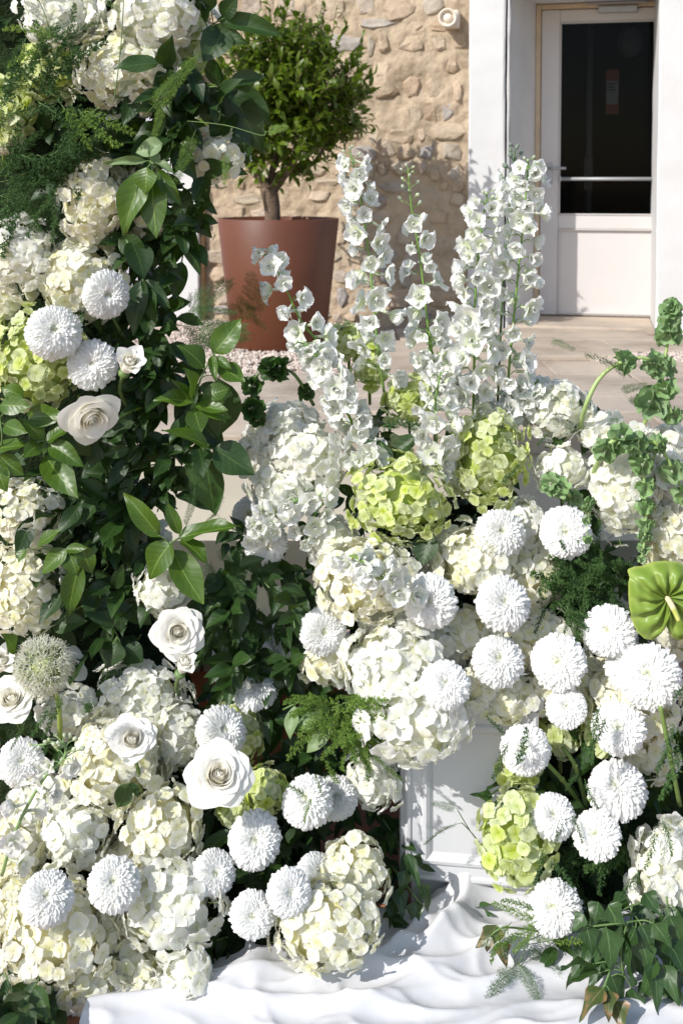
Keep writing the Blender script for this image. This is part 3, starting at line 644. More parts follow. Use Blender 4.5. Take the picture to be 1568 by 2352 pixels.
# rose ----------------------------------------------------------------------------------------------------------
def rose(x, y, r, Y, label, tx=0.0, tz=0.15, open_=1.0, seed=0, group='cream white roses', stem=None, n=42):
    rr = random.Random(seed + 3); Y = clampY(x, y, Y, r * px(Y)); P = at(x, y, Y); s = r * px(Y); F = facing(P, tx, tz)
    root = empty('rose', P, label, 'rose', group); Mx = TRS((0, 0, 0), frame(F, rr.uniform(0, 6.28)), s)
    ga = 2.399
    for k in range(n):
        t = k / (n - 1); o_ = t ** 1.1 * open_
        half = math.radians(105 - 45 * t); az = ga * k + rr.uniform(-.2, .2); ox, oy = rr.uniform(-.03, .03), rr.uniform(-.03, .03)
        rk = .05 + .62 * o_; zk = .46 - .34 * o_ ** 1.3 + rr.uniform(-.03, .03); fl = .15 + .25 * o_; phi = R(-28 + 100 * min(1, o_ * 1.1) ** .9); roll = R(75) * max(0, o_ - .45) / .55
        v = []; c = []; f = []; nu, nv = 12, 10; sd_ = rr.uniform(0, 90)
        def prof(h):
            if h <= .5:
                e = h / .5; return .05 + (rk - .05) * (1 - (1 - e) ** 2.2), -.34 + (zk + .34) * e
            e = (h - .5) / .5; r0, z0, st = rk, zk, 8
            for q_ in range(st):
                w = e * (q_ + .5) / st; an = phi * min(1, w * 1.8) + (roll * (w - .6) / .4 if w > .6 else 0); r0 += math.sin(an) * fl * e / st; z0 += math.cos(an) * fl * e / st
            return r0, z0
        for j in range(nv + 1):
            q = j / nv
            for i in range(nu + 1):
                u = -1 + 2 * i / nu; h_ = q * (1 - (.16 + .10 * t) * abs(u) ** 2.4)
                rad, z = prof(h_)
                if t > .55 and q > .6: e = (q - .6) / .4; rad += .24 * t * e * e * (1 - abs(u)) ** 1.5; z -= .10 * e * e * abs(u) ** 2
                rad += .06 * q * (.3 + t) * noise.noise(Vector((u * 1.5 + sd_, q * 1.6, sd_))); z += .06 * q * noise.noise(Vector((u * 1.4, sd_, q * 1.5)))
                th = az + u * half; rad += .03 * u * (1 - t)
                v.append((rad * math.cos(th) + ox * q, rad * math.sin(th) + oy * q, z))
                c.append(lerp3(lerp3((.92, .87, .68), (.92, .90, .82), min(1, t * 1.4)), (.93, .92, .875), q ** 1.5))
        for j in range(nv):
            for i in range(nu): a = j * (nu + 1) + i; f.append((a, a + 1, a + nu + 2, a + nu + 1))
        obj('petal', mesh('petal', v, f, M_ROSE, True, c), root, Mx)
    cal = MB(); cal.lathe([(0, -.40), (.16, -.42), (.20, -.50), (.13, -.60), (.05, -.66)], 10, (.12, .20, .06)); obj('calyx', cal.mesh('calyx', M_STEM), root, Mx)
    a = -F * s * .6
    pts = [a] + ([at(*q) - P for q in stem] if stem else [a - F * .05 + Vector((0, .02, -.02)), a + Vector((0, .12, -.12))])
    mb = MB(); mb.tube(smooth_path(pts, 4), .0042, 7, (.13, .20, .05)); obj('stem', mb.mesh('stem', M_STEM), root); return root
M_ROSE = petal_mat('rose_petal', trans=0.30, rough=0.6, spec=0.15, bmp=0.15, bscale=9, sat=(.9, 1.2))

# delphinium ----------------------------------------------------------------------------------------------------
def delph_mesh(seed):
    r = random.Random(seed); mb = MB(); white = (.90, .905, .89); grn = (.56, .66, .34)
    op = r.uniform(.35, 1.0)
    for k in range(5):
        M = Matrix.Rotation(2 * math.pi * k / 5 + r.uniform(-.1, .1), 4, 'Z') @ Matrix.Rotation(op + r.uniform(-.18, .18), 4, 'X') @ Matrix.Translation((0, .06, 0))
        petal_grid(mb, M, r.uniform(.92, 1.1), r.uniform(.50, .60), lambda t: max(.14, math.sin(math.pi * min(1, t * .80 + .10)) ** .7) * (1 if t < .8 else 1 - (t - .8) * .9), .22, r.uniform(-.25, .05), (.76, .82, .56), white, 5, 4, .36, r.uniform(0, 50), .10, .55, r.uniform(-.15, .15))
    for k in range(8):                                                # the small petals in the mouth
        M = Matrix.Rotation(2 * math.pi * k / 8 + r.uniform(-.2, .2), 4, 'Z') @ Matrix.Rotation(r.uniform(.75, 1.15), 4, 'X') @ Matrix.Translation((0, .04, 0))
        petal_grid(mb, M, r.uniform(.42, .62), .16, lambda t: .5 + .6 * math.sin(math.pi * min(1, t * .9)), .3, r.uniform(-.1, .35), grn, white, 3, 2, .3, r.uniform(0, 50), 0, .6)
    mb.tube([(0, 0, .05), (0, .03, -.25), (0, .12, -.62), (0, .22, -.80)], [.10, .12, .075, .02], 6, [white] * 6 + [(.74, .78, .62)] * 12 + [grn] * 6)
    return mb.mesh('floret', M_PETAL)
DELPH = [delph_mesh(i * 13 + 2) for i in range(7)]
def bud_mesh(c0, c1):
    mb = MB(); mb.lathe([(0, -.5), (.20, -.42), (.36, -.12), (.38, .15), (.26, .42), (.10, .56), (0, .60)], 8, [c for q in range(7) for c in [lerp3(c0, c1, q / 6)] * 8]); mb.tube([(0, 0, -.4), (0, .05, -.75), (.1, .12, -1.05)], [.12, .07, .02], 5, c0); return mb.mesh('bud', M_PETAL)
BUDW = bud_mesh((.50, .60, .30), (.80, .83, .72)); BUDG = bud_mesh((.20, .30, .20), (.38, .46, .36))
def delphinium(path, Y, fl, label, group='white delphinium spires', buds=(), rad=.0036, fs=.030, scol=(.16, .29, .06), face=1.0):
    """path: stem in pixels from the base up; fl: (t along the stem, side offset px, extra up px, size) made by the caller or a count"""
    P0 = at(path[0][0], path[0][1], Y); root = empty('delphinium', P0, label, 'delphinium', group)
    pts = smooth_path([at(q[0], q[1], Y + (q[2] if len(q) > 2 else 0)) - P0 for q in path], 6)
    mb = MB(); n = len(pts); mb.tube(pts, [rad * (1 - .55 * i / n) for i in range(n)], 8, scol)
    def along(t):
        k = min(n - 1.001, max(0, t * (n - 1))); i = int(k); return pts[i].lerp(pts[i + 1], k - i), (pts[min(i + 1, n - 1)] - pts[max(i - 1, 0)]).normalized()
    items = []
    ga = 2.399
    if isinstance(fl, tuple):
        t0, t1, cnt, spread = fl
        for i in range(cnt):
            t = t0 + (t1 - t0) * (i + .5) / cnt; a = ga * i + rnd.uniform(-.4, .4); items.append((t, a, spread * rnd.uniform(.75, 1.2) * (1 - .25 * (i / cnt)), fs * rnd.uniform(.76, 1.16) * (1 - .34 * (i / cnt) ** 2)))
    for (t, a, sp, sc) in items:
        p, tg = along(t); side = Vector((math.cos(a), math.sin(a) * .9 - .15, 0)); side.normalize()
        q = p + side * sp + tg * sp * .35; mb.tube(smooth_path([p, p + side * sp * .5 + tg * sp * .45, q], 3), .0011, 5, scol, cap=False)
        nrm = (side + Vector((0, -.55 * face, rnd.uniform(-.55, .15))) + rdir() * .5).normalized()
        obj('floret', rnd.choice(DELPH), root, TRS(q + nrm * sc * .25, frame(nrm, rnd.uniform(0, 6.28)), sc))
    for (t, a, sp, sc, kind) in buds:
        p, tg = along(t); side = Vector((math.cos(a), math.sin(a), 0)); q = p + side * sp + tg * sp * .7; mb.tube([p, (p + q) / 2 + tg * sp * .1, q], .0010, 4, scol, cap=False)
        nrm = (side * .8 + tg * .7 + rdir() * .3).normalized(); obj('bud', BUDG if kind == 'g' else BUDW, root, TRS(q + nrm * sc * .4, frame(nrm, rnd.uniform(0, 6)), sc))
    obj('stem', mb.mesh('stem', M_STEM), root); return root
def bud_run(t0, t1, n, sp0, sp1, s0, s1, kind='w'):
    return [(t0 + (t1 - t0) * i / max(1, n - 1), 2.399 * i + .6, sp0 + (sp1 - sp0) * i / max(1, n - 1), s0 + (s1 - s0) * i / max(1, n - 1), kind) for i in range(n)]

# bells of Ireland ----------------------------------------------------------------------------------------------
def bell_mesh(seed, dark):
    r = random.Random(seed); v = []; f = []; c = []; n, m = 15, 5; ca, cb = ((.025, .07, .012), (.05, .12, .02)) if dark else ((.30, .44, .20), (.21, .36, .13))
    for j in range(m + 1):
        t = j / m
        for i in range(n):
            a = 2 * math.pi * i / n; lob = 1 + .20 * t * t * math.cos(5 * a + 1) + .16 * t * noise.noise(Vector((math.cos(a) * 1.8, math.sin(a) * 1.8, seed)))
            v.append((math.cos(a) * (.10 + .92 * t ** .75) * lob, math.sin(a) * (.10 + .92 * t ** .75) * lob, .80 * t ** 1.5 - .25 * t ** 5 + .30 * t * noise.noise(Vector((math.cos(a) * 1.3 + 9, math.sin(a) * 1.3, seed * 2.0))))); c.append(lerp3(ca, cb, t))
    for j in range(m):
        for i in range(n): f.append((j * n + i, j * n + (i + 1) % n, (j + 1) * n + (i + 1) % n, (j + 1) * n + i))
    mb = MB(); mb.add(v, f, c); mb.lathe([(0, 0.05), (.16, .08), (.20, .2), (.10, .32), (0, .34)], 6, (.45, .5, .35)); return mb.mesh('bell', M_BELL)
BELL = {False: [bell_mesh(i + 1, False) for i in range(5)], True: [bell_mesh(i + 20, True) for i in range(4)]}
def bells(path, Y, nodes, label, dark=False, rad=.006, size=.022, per=6, scol=(.34, .46, .17), group='bells of Ireland stems'):
    P0 = at(path[0][0], path[0][1], Y); root = empty('bells_of_ireland', P0, label, 'bells of Ireland', group)
    pts = smooth_path([at(q[0], q[1], Y + (q[2] if len(q) > 2 else 0)) - P0 for q in path], 6); n = len(pts); mb = MB(); mb.tube(pts, [rad * (1 - .6 * i / n) for i in range(n)], 8, scol if not dark else (.09, .15, .04)); obj('stem', mb.mesh('stem', M_STEM), root)
    for (t, sc) in nodes:
        k = min(n - 1.001, t * (n - 1)); i = int(k); p = pts[i].lerp(pts[i + 1], k - i); tg = (pts[i + 1] - pts[i]).normalized(); a_ = tg.orthogonal().normalized(); b_ = tg.cross(a_); o0 = rnd.uniform(0, 6)
        for q in range(per):
            w = o0 + 2 * math.pi * q / per; d = a_ * math.cos(w) + b_ * math.sin(w); nrm = (d * .9 + tg * rnd.uniform(-.1, .6) + rdir() * .25).normalized()
            obj('bell', rnd.choice(BELL[dark]), root, TRS(p + d * rad * .8, frame(nrm, rnd.uniform(0, 6)), size * sc * rnd.uniform(.85, 1.15)))
    return root

# leaves --------------------------------------------------------------------------------------------------------
def leaf_mesh(seed, kind, mat):
    r = random.Random(seed); v = []; f = []; uv = []; rows, cols = 9, 4; fold = r.uniform(.10, .26); cur = r.uniform(-.28, -.04); tw = r.uniform(-.12, .12); wv = r.uniform(.02, .05); bend = r.uniform(-.07, .07); ph = r.uniform(0, 6)
    for i in range(rows + 1):
        t = i / rows
        if kind == 'ivy': w = (.46 + .34 * math.exp(-((t - .24) / .15) ** 2) + .22 * math.sin(math.pi * t)) * (1 - t) ** .58 * min(1, t / .06 + .08) + .005
        elif kind == 'long': w = math.sin(math.pi * t ** .9) ** .9
        else: w = math.sin(math.pi * t ** .80) ** .80 * (1 - .30 * max(0, t - .70) / .3)
        for j in range(cols + 1):
            u = -1 + 2 * j / cols; x = u * .5 * w + bend * math.sin(math.pi * t)
            z = fold * abs(u) * w * .5 + cur * t * t + wv * math.sin(t * 9 + ph + u) * abs(u) + tw * u * t * .5
            v.append((x, t, z)); uv.append((t, u))
    for i in range(rows):
        for j in range(cols): a = i * (cols + 1) + j; f.append((a, a + 1, a + cols + 2, a + cols + 1))
    return mesh('leaf', v, f, mat, True, uvs=uv)
LEAVES = {}
def leafset(kind, mat):
    k = (kind, mat.name)
    if k not in LEAVES: LEAVES[k] = [leaf_mesh(hash(kind) % 7 + i * 3 + len(LEAVES) * 17 if False else i * 3 + len(LEAVES) * 17, kind, mat) for i in range(5)]
    return LEAVES[k]
def put_leaf(root, o0, A, B, W, kind, mat, nh=None, name='leaf'):
    """a leaf from A to B (world), width W"""
    d = B - A; L = d.length; yv = d.normalized(); nh = nh or (facing(A, -.15, .45) + rdir() * .45)
    xv = yv.cross(nh)
    if xv.length < 1e-3: xv = yv.orthogonal()
    xv.normalize(); zv = xv.cross(yv); Rm = Matrix((xv, yv, zv)).transposed()
    return obj(name, rnd.choice(leafset(kind, mat)), root, TRS(A - o0, Rm, (W, L, L)))
def spray(stems, Y, leaves, label, mat=None, kind='oval', group='leafy sprays', smat=None, name='leafy_spray', rad=.002, cat='leafy branch'):
    """stems: list of pixel polylines (x, y, dY); leaves: (bx, by, tx, ty, width px[, dY base, dY tip[, material]])"""
    mat = mat or M_LEAF; P0 = at(stems[0][0][0], stems[0][0][1], Y); root = empty(name, P0, label, cat, group); mb = MB()
    sp_ = []
    for st in stems: p_ = smooth_path([at(q[0], q[1], Y + (q[2] if len(q) > 2 else 0)) - P0 for q in st], 4); sp_ += p_; mb.tube(p_, rad, 6)
    for q in leaves:
        bx, by, tx_, ty_, w = q[:5]; d0 = q[5] if len(q) > 5 else 0.0; d1 = q[6] if len(q) > 6 else rnd.uniform(-.05, .0); m_ = q[7] if len(q) > 7 else mat
        A = at(bx, by, Y + d0); B = at(tx_, ty_, Y + d1); a_ = A - P0; n_ = min(sp_, key=lambda w_: (w_ - a_).length); mb.tube(smooth_path([n_, (n_ + a_) / 2 + Vector((0, 0, .10 * (a_ - n_).length)), a_ + (B - A) * .03], 3), rad * .65, 5)
        put_leaf(root, P0, A, B, w * px(Y) * 1.12, kind, m_)
    obj('stem', mb.mesh('stem', smat or M_GSTEM), root); return root
def sprig(P, direc, n, L, mat, label, group, kind='oval', wr=.46, slen=None):
    root = empty('leaf_sprig', P, label, 'leaf sprig', group); mb = MB(); direc = direc.normalized(); sl = slen or L * n * .26; side = direc.orthogonal().normalized()
    pts = smooth_path([Vector((0, 0, 0)), direc * sl * .5 + Vector((0, 0, -.01)), direc * sl + Vector((0, 0, -.03))], 3); mb.tube(pts, .0018, 5); obj('stem', mb.mesh('stem', M_GSTEM), root)
    for k in range(n):
        t = (k + .7) / n; p = direc * sl * t; w = k * 2.4 + rnd.uniform(-.4, .4); b_ = direc.cross(side); d = (side * math.cos(w) + b_ * math.sin(w)) * .9 + direc * .7 + Vector((0, -.25, -.15)); d.normalize(); ll = L * rnd.uniform(.75, 1.15)
        put_leaf(root, P, P + p, P + p + d * ll, ll * wr * rnd.uniform(.85, 1.15), kind, mat)
    return root

# asparagus fern ------------------------------------------------------------------------------------------------
def fern_mesh(seed, mat, stemc, dens=1.0, narrow=1.0):
    r = random.Random(seed); v = []; f = []; st = MB(); nb = int(20 * dens)
    def needle(p, d, L, w):
        s = d.cross(Vector((r.uniform(-1, 1), r.uniform(-1, 1), 1.5)))
        if s.length < 1e-4: return
        s.normalize(); b = len(v); v.extend([p - s * w, p + s * w, p + d * L]); f.append((b, b + 1, b + 2))
    spine = [Vector((.05 * math.sin(2.2 * t + seed), t, -.18 * t * t + .02 * math.sin(5 * t))) for t in [i / 12 for i in range(13)]]; st.tube(spine, [.006 * (1 - .8 * i / 12) for i in range(13)], 5)
    for i in range(nb):
        t = .16 + .84 * i / nb; k = t * 12; a = int(min(11, k)); p = spine[a].lerp(spine[a + 1], k - a)
        for sgn in (-1, 1):
            if r.random() < .08: continue
            bl = narrow * (.46 * (1 - t) ** .75 + .05) * r.uniform(.75, 1.15); ang = r.uniform(.75, 1.15); d = Vector((sgn * math.sin(ang), math.cos(ang), r.uniform(-.22, .22))).normalized()
            st.tube([p, p + d * bl * .6 + Vector((0, 0, .01)), p + d * bl + Vector((0, .02, -.03))], [.0028, .002, .0012], 3, cap=False)
            ns = max(3, int(bl * 34 * dens))
            for q in range(ns):
                u = (q + .5) / ns; pp = p + d * bl * u + Vector((0, .02 * u * u, -.03 * u * u)); sl = (.10 * (1 - u) + .035) * r.uniform(.7, 1.2)
                for s2 in (-1, 1):
                    e = (Quaternion(Vector((0, 0, 1)), s2 * r.uniform(.6, 1.0)) @ d + Vector((0, 0, r.uniform(-.4, .4)))).normalized(); nn = max(2, int(sl * 48))
                    needle(pp, e, sl, .0016)
                    for w in range(nn):
                        x = pp + e * sl * (w + .5) / nn
                        for s3 in (-1, 1): needle(x, (Quaternion(Vector((0, 0, 1)), s3 * r.uniform(.5, .95)) @ e + Vector((0, 0, r.uniform(-.5, .5)))).normalized(), r.uniform(.018, .032), .0034)
    return mesh('needles', v, f, mat, False), st.mesh('stem', stemc)
FERN = {'b': [fern_mesh(3, M_FERN, M_GSTEM, .9, .62), fern_mesh(8, M_FERN, M_GSTEM, .9, .42)], 'd': [fern_mesh(11, M_FERND, M_GSTEM, .9, .62), fern_mesh(15, M_FERND, M_GSTEM, .85, .42)], 'r': [fern_mesh(19, M_FERNB, M_TWIG, .8)]}
def plume_mesh(seed, mat, nb=34, wid=.17):
    r = random.Random(seed); v = []; f = []; st = MB()
    def needle(p, d, L, w):
        q = d.cross(Vector((r.uniform(-1, 1), r.uniform(-1, 1), r.uniform(-1, 1))))
        if q.length < 1e-4: return
        q.normalize(); b = len(v); v.extend([p - q * w * .6, p + q * w * .6, p + d * L * .6 + q * w, p + d * L * .6 - q * w, p + d * L]); f.extend([(b, b + 1, b + 2, b + 3), (b + 3, b + 2, b + 4)])
    sp = [Vector((.10 * math.sin(2 * t + seed), t, -.22 * t * t)) for t in [i_ / 8 for i_ in range(9)]]; st.tube(sp, [.009 * (1 - .8 * i_ / 8) for i_ in range(9)], 4)
    for k in range(nb):
        t = .08 + .9 * k / nb; a = int(min(7, t * 8)); p = sp[a].lerp(sp[a + 1], t * 8 - a); w = k * 2.4 + r.uniform(-.4, .4)
        d = Vector((math.cos(w), .75, .7 * math.sin(w))).normalized(); L = wid * (1.1 - t) ** .6 * r.uniform(.7, 1.25)
        st.tube([p, p + d * L], .0035, 3, cap=False); nn = 7
        for q in range(nn):
            x = p + d * L * (q + .6) / nn
            for e in range(3): needle(x, (d * .8 + rdir(r) * .9).normalized(), r.uniform(.035, .06), r.uniform(.005, .008))
    return mesh('needles', v, f, mat, False), st.mesh('stem', M_GSTEM)
FERN['pb'] = [plume_mesh(i, M_FERN) for i in range(3)]; FERN['pd'] = [plume_mesh(i + 9, M_FERND) for i in range(3)]
def fern(A, B, kind, label, group='asparagus fern fronds', wide=1.0, nh=None, v=None, stem=None):
    d = B - A; L = d.length; yv = d.normalized(); nh = nh or (facing(A, 0, .2) + rdir() * 1.0); xv = yv.cross(nh).normalized(); zv = xv.cross(yv)
    root = empty('asparagus_fern', A, label, 'fern', group); Mx = TRS((0, 0, 0), Matrix((xv, yv, zv)).transposed(), (L * wide, L, L)); ms = FERN[kind]; m = ms[v % len(ms)] if v is not None else rnd.choice(ms)
    o = obj('needles', m[0], root, Mx); o['kind'] = 'stuff'; obj('stem', m[1], root, Mx)
    if stem:
        mb = MB(); mb.tube(smooth_path([at(*q) - A for q in stem] + [Vector((0, 0, 0))], 4), .0011, 5); obj('stalk', mb.mesh('stalk', M_GSTEM), root)
    return root
# ------------------------------------------------------------------ frame cores, pedestal, cloth
def lin(v, pts):
    if v <= pts[0][0]: return pts[0][1]
    for (a, b), (c, d) in zip(pts, pts[1:]):
        if v <= c: return b + (d - b) * (v - a) / (c - a)
    return pts[-1][1]
def YL(y): return lin(y, [(0, 2.62), (1450, 2.58), (1700, 2.46), (2000, 2.32), (2352, 2.14)])
def YR(y): return lin(y, [(700, 2.70), (1000, 2.64), (1300, 2.54), (1600, 2.44), (2100, 2.30)])
def lumpy(name, rings, mat, seed):
    """a rough core: rings of (x px, y px, Y, radius px x, radius m depth)"""
    v = []; f = []; n = 18
    for k, (x, y, Y, rx, ry) in enumerate(rings):
        c = at(x, y, Y)
        for i in range(n):
            a = 2 * math.pi * i / n; w = 1 + .16 * noise.noise(Vector((math.cos(a) * 2, math.sin(a) * 2, k * .9 + seed)))
            v.append(c + Vector((math.cos(a) * rx * px(Y) * w, math.sin(a) * ry * w, 0)))
    for k in range(len(rings) - 1):
        for i in range(n): f.append((k * n + i, k * n + (i + 1) % n, (k + 1) * n + (i + 1) % n, (k + 1) * n + i))
    f.append(tuple(range(n))); f.append(tuple((len(rings) - 1) * n + i for i in range(n))); return mesh(name, v, f, mat)
o = obj('gap_core_column', lumpy('gap_core_column', [(90, -60, 2.86, 190, .13), (110, 120, 2.86, 230, .14), (110, 350, 2.86, 215, .14), (90, 600, 2.86, 205, .14), (100, 850, 2.86, 195, .14), (100, 1100, 2.86, 205, .14), (110, 1350, 2.84, 225, .14), (150, 1560, 2.78, 280, .15), (190, 1720, 2.72, 300, .17), (240, 1850, 2.66, 330, .17)], M_GAPDARK, 2.0))  # added cores take the stems, block light and blacken the gaps
prop(o, 'tall near-black core added to darken gaps in the leafy flower column', 'gap core')
o = obj('gap_core_mound', lumpy('gap_core_mound', [(270, 1700, 2.66, 190, .08), (300, 1810, 2.60, 320, .13), (330, 1950, 2.52, 390, .15), (330, 2080, 2.44, 400, .17), (310, 2180, 2.40, 370, .16)], M_GAPDARK, 5.0))
prop(o, 'low near-black core added to darken gaps at the foot of the column', 'moss mound')
o = obj('gap_core_mound', lumpy('gap_core_mound', [(1060, 1150, 2.84, 120, .04), (1090, 1210, 2.82, 220, .10), (1100, 1300, 2.78, 300, .13), (1110, 1450, 2.75, 320, .13), (1130, 1560, 2.73, 300, .11)], M_GAPDARK, 9.0))
prop(o, 'near-black core added to darken gaps on top of the white pedestal', 'moss mound')
o = obj('gap_core_mound', lumpy('gap_core_mound', [(1420, 1600, 2.70, 150, .05), (1420, 1750, 2.66, 190, .08), (1410, 1900, 2.60, 190, .10), (1410, 2060, 2.54, 170, .09), (1430, 2120, 2.50, 130, .08)], M_GAPDARK, 13.0))
prop(o, 'near-black core added to darken gaps beside the white pedestal above the trailing ivy', 'moss mound')

# white panelled pedestal
bp = on_z(930, 2088, 0.0); BXW, BXD, BXH = 0.29, 0.36, 0.505
ped = empty('pedestal', (bp.x, bp.y, 0), 'white painted wooden pedestal with moulded panels under the flowers', 'pedestal'); ped.rotation_euler = (0, 0, R(-8))
M_PED = simple('white_satin_paint', (0.55, 0.555, 0.57), 0.5, 0.03, 6, 0.06)
zb = 0.075
obj('plinth', MB().box(.012, BXW - .012, .012, BXD - .012, 0.0, zb - .001, .003).mesh('plinth', M_PED), ped)
obj('body', MB().box(.006, BXW - .006, .006, BXD - .006, zb, BXH - .03, .002).mesh('body', M_PED), ped)
obj('top_board', MB().box(-.012, BXW + .012, -.012, BXD + .012, BXH - .029, BXH, .005).mesh('top_board', M_PED), ped)
def panel(Mx):
    root = obj('panel', MB().box(.062, BXW - .062, -.0005, .008, zb + .062, BXH - .09, .001).mesh('panel', M_PED), ped, Mx)
    t = MB()
    def ringm(x0, x1, z0, z1, prof):
        for (a, b) in zip(prof, prof[1:]):
            q0 = [(x0 + a[0], -a[1], z0 + a[0]), (x1 - a[0], -a[1], z0 + a[0]), (x1 - a[0], -a[1], z1 - a[0]), (x0 + a[0], -a[1], z1 - a[0])]
            q1 = [(x0 + b[0], -b[1], z0 + b[0]), (x1 - b[0], -b[1], z0 + b[0]), (x1 - b[0], -b[1], z1 - b[0]), (x0 + b[0], -b[1], z1 - b[0])]
            t.add(q0 + q1, [(i, (i + 1) % 4, 4 + (i + 1) % 4, 4 + i) for i in range(4)])
    ringm(0, BXW, zb + .002, BXH - .031, [(0, -.004), (0, .010), (.006, .014), (.012, .013), (.016, .008), (.034, .007), (.040, .012), (.047, .013), (.054, .008), (.060, .002), (.064, -.001)])
    obj('moulding', t.mesh('moulding', M_PED, False), root)
panel(Matrix.Identity(4))
panel(Matrix.Rotation(R(-90), 4, 'Z') @ Matrix.Translation((-BXD, 0, 0)) @ Matrix.Diagonal((BXD / BXW, 1, 1, 1)))

# the white cloth on the ground
M_CLOTH = simple('white_cloth', (0.56, 0.56, 0.575), 0.85, 0.012, 2.2, 0.35, 0.012, spec=0.1, detail=2)
cl_v = []; cl_f = []; NX, NY = 230, 180; cx0_, cx1_, cy0_, cy1_ = -0.45, 1.05, 1.55, bp.y - .02
def fold(P, A, B, h, w, tail=.12):
    ab = B - A; L = ab.length; d = ab / L; q = P - A; s = q.dot(d); t = q.dot(Vector((-d.y, d.x)))
    e = 1.0
    if s < 0: e = math.exp(-(s / tail) ** 2)
    if s > L: e = math.exp(-((s - L) / tail) ** 2)
    t += .012 * math.sin(s * 19 + h * 300)
    return h * e * math.exp(-(abs(t) / w) ** 1.25)
def g2(x, y): p = on_z(x, y, 0.0); return Vector((p.x, p.y))
FOLDS = [(g2(1010, 2165), g2(1075, 2090), .046, .040), (g2(1075, 2090), g2(1180, 2110), .026, .035), (g2(560, 2285), g2(980, 2190), .024, .028), (g2(700, 2290), g2(1200, 2215), .030, .030), (g2(480, 2330), g2(930, 2340), .018, .020), (g2(300, 2350), g2(520, 2300), .016, .03), (g2(900, 2320), g2(1420, 2240), .012, .022), (g2(780, 2400), g2(1350, 2335), .013, .024), (g2(1130, 2170), g2(1420, 2180), .026, .03), (g2(1300, 2350), g2(1600, 2330), .008, .03), (g2(860, 2230), g2(1010, 2120), .026, .02), (g2(600, 2240), g2(860, 2150), .028, .03), (g2(350, 2440), g2(700, 2430), .008, .03), (g2(900, 2460), g2(1500, 2440), .012, .03)]
for j in range(NY + 1):
    for i in range(NX + 1):
        X = cx0_ + (cx1_ - cx0_) * i / NX; Y = cy0_ + (cy1_ - cy0_) * j / NY; p = Vector((X, Y)) + Vector((noise.noise(Vector((X * 4, Y * 4, 1))), noise.noise(Vector((X * 4, Y * 4, 7))))) * .02
        z = .006 + 1.05 * sum(fold(p, *q) for q in FOLDS) + .016 * (1 - abs(noise.noise(Vector((X * 3.2 + .6 * Y + .35 * noise.noise(Vector((X * 4, Y * 4, 2))), Y * 6.5 - X * 1.4, 21)))) * 1.5) ** 4 + .007 * max(0, 1 - abs(noise.noise(Vector((X * 8 + Y * 3, Y * 9 - X * 5, 33)))) * 1.8) ** 3 + .005 * (1 + noise.noise(Vector((X * 5, Y * 9, 3)))) + .0012 * noise.noise(Vector((X * 16, Y * 30, 5)))
        e_ = max(0, 1 - i / 22); cl_v.append((X + .03 * noise.noise(Vector((X * 3, Y * 3, 11))) + e_ * .07 * noise.noise(Vector((1.3, Y * 11, 4))), Y, z))
for j in range(NY):
    for i in range(NX): a = j * (NX + 1) + i; cl_f.append((a, a + 1, a + NX + 2, a + NX + 1))
cl = obj('white_cloth', mesh('white_cloth', cl_v, cl_f, M_CLOTH)); prop(cl, 'rumpled white fabric spread on the ground before the pedestal', 'cloth')

# ------------------------------------------------------------------ hydrangeas
GL, GF, GR = 'hydrangeas on the tall flower column', 'hydrangeas at the foot of the column', 'hydrangeas of the pedestal arrangement'
for q in [
 (140, 30, 92, 75, -.02, WHT, 'cream white hydrangea beside the bluish white one at the column top'),
 (352, 25, 122, 98, -.03, WHT, 'large bluish white hydrangea at the top of the column beside dark leaves'),
 (292, 165, 116, 90, -.02, CRM, 'cream hydrangea just under the large bluish white one'),
 (442, 105, 40, 72, .06, LIM, 'narrow yellow lime hydrangea against dark leaves at the column top'),
 (112, 165, 72, 70, .05, LIM, 'lime cream hydrangea veiled by fern near the column top'),
 (22, 255, 62, 80, .04, LIM, 'yellow lime hydrangea half hidden by fern on the column'),
 (8, 320, 48, 38, .05, CRM, 'small cream hydrangea below the fern veiled lime ones'),
 (488, 360, 72, 58, .02, CRM, 'cream hydrangea jutting from the column towards the potted tree'),
 (213, 455, 74, 106, -.03, CRM, 'tall cream hydrangea beside the cluster of five broad leaves'),
 (335, 465, 62, 96, .04, CRM, 'cream hydrangea behind the cluster of five broad leaves'),
 (52, 585, 86, 86, 0, WHT, 'white hydrangea above the lone cream lime one and its chrysanthemums'),
 (185, 640, 106, 98, .02, CRM, 'loose cream hydrangea behind the topmost chrysanthemum'),
 (10, 690, 42, 44, .03, CRM, 'small cream hydrangea between a white and a lime one'),
 (82, 832, 105, 112, -.01, LIM, 'large lime hydrangea under the paired column chrysanthemums'),
 (352, 832, 56, 48, .10, WHT, 'shaded white hydrangea behind the rose bud on the column'),
 (58, 1180, 88, 78, -.01, CRM, 'upper of two stacked cream hydrangeas beside dark leaves'),
 (62, 1355, 92, 112, -.02, CRM, 'lower of two stacked cream hydrangeas above the spiky allium'),
 (372, 1350, 66, 66, -.05, WHT, 'shaded white hydrangea above the shaded open rose'),
 (350, 1245, 46, 48, .09, WHT, 'small shaded white hydrangea behind the five leaf spray'),
]:
    hydrangea(q[0], q[1], q[2], q[3], YL(q[1]) + q[4], q[5], q[6], group=GL)
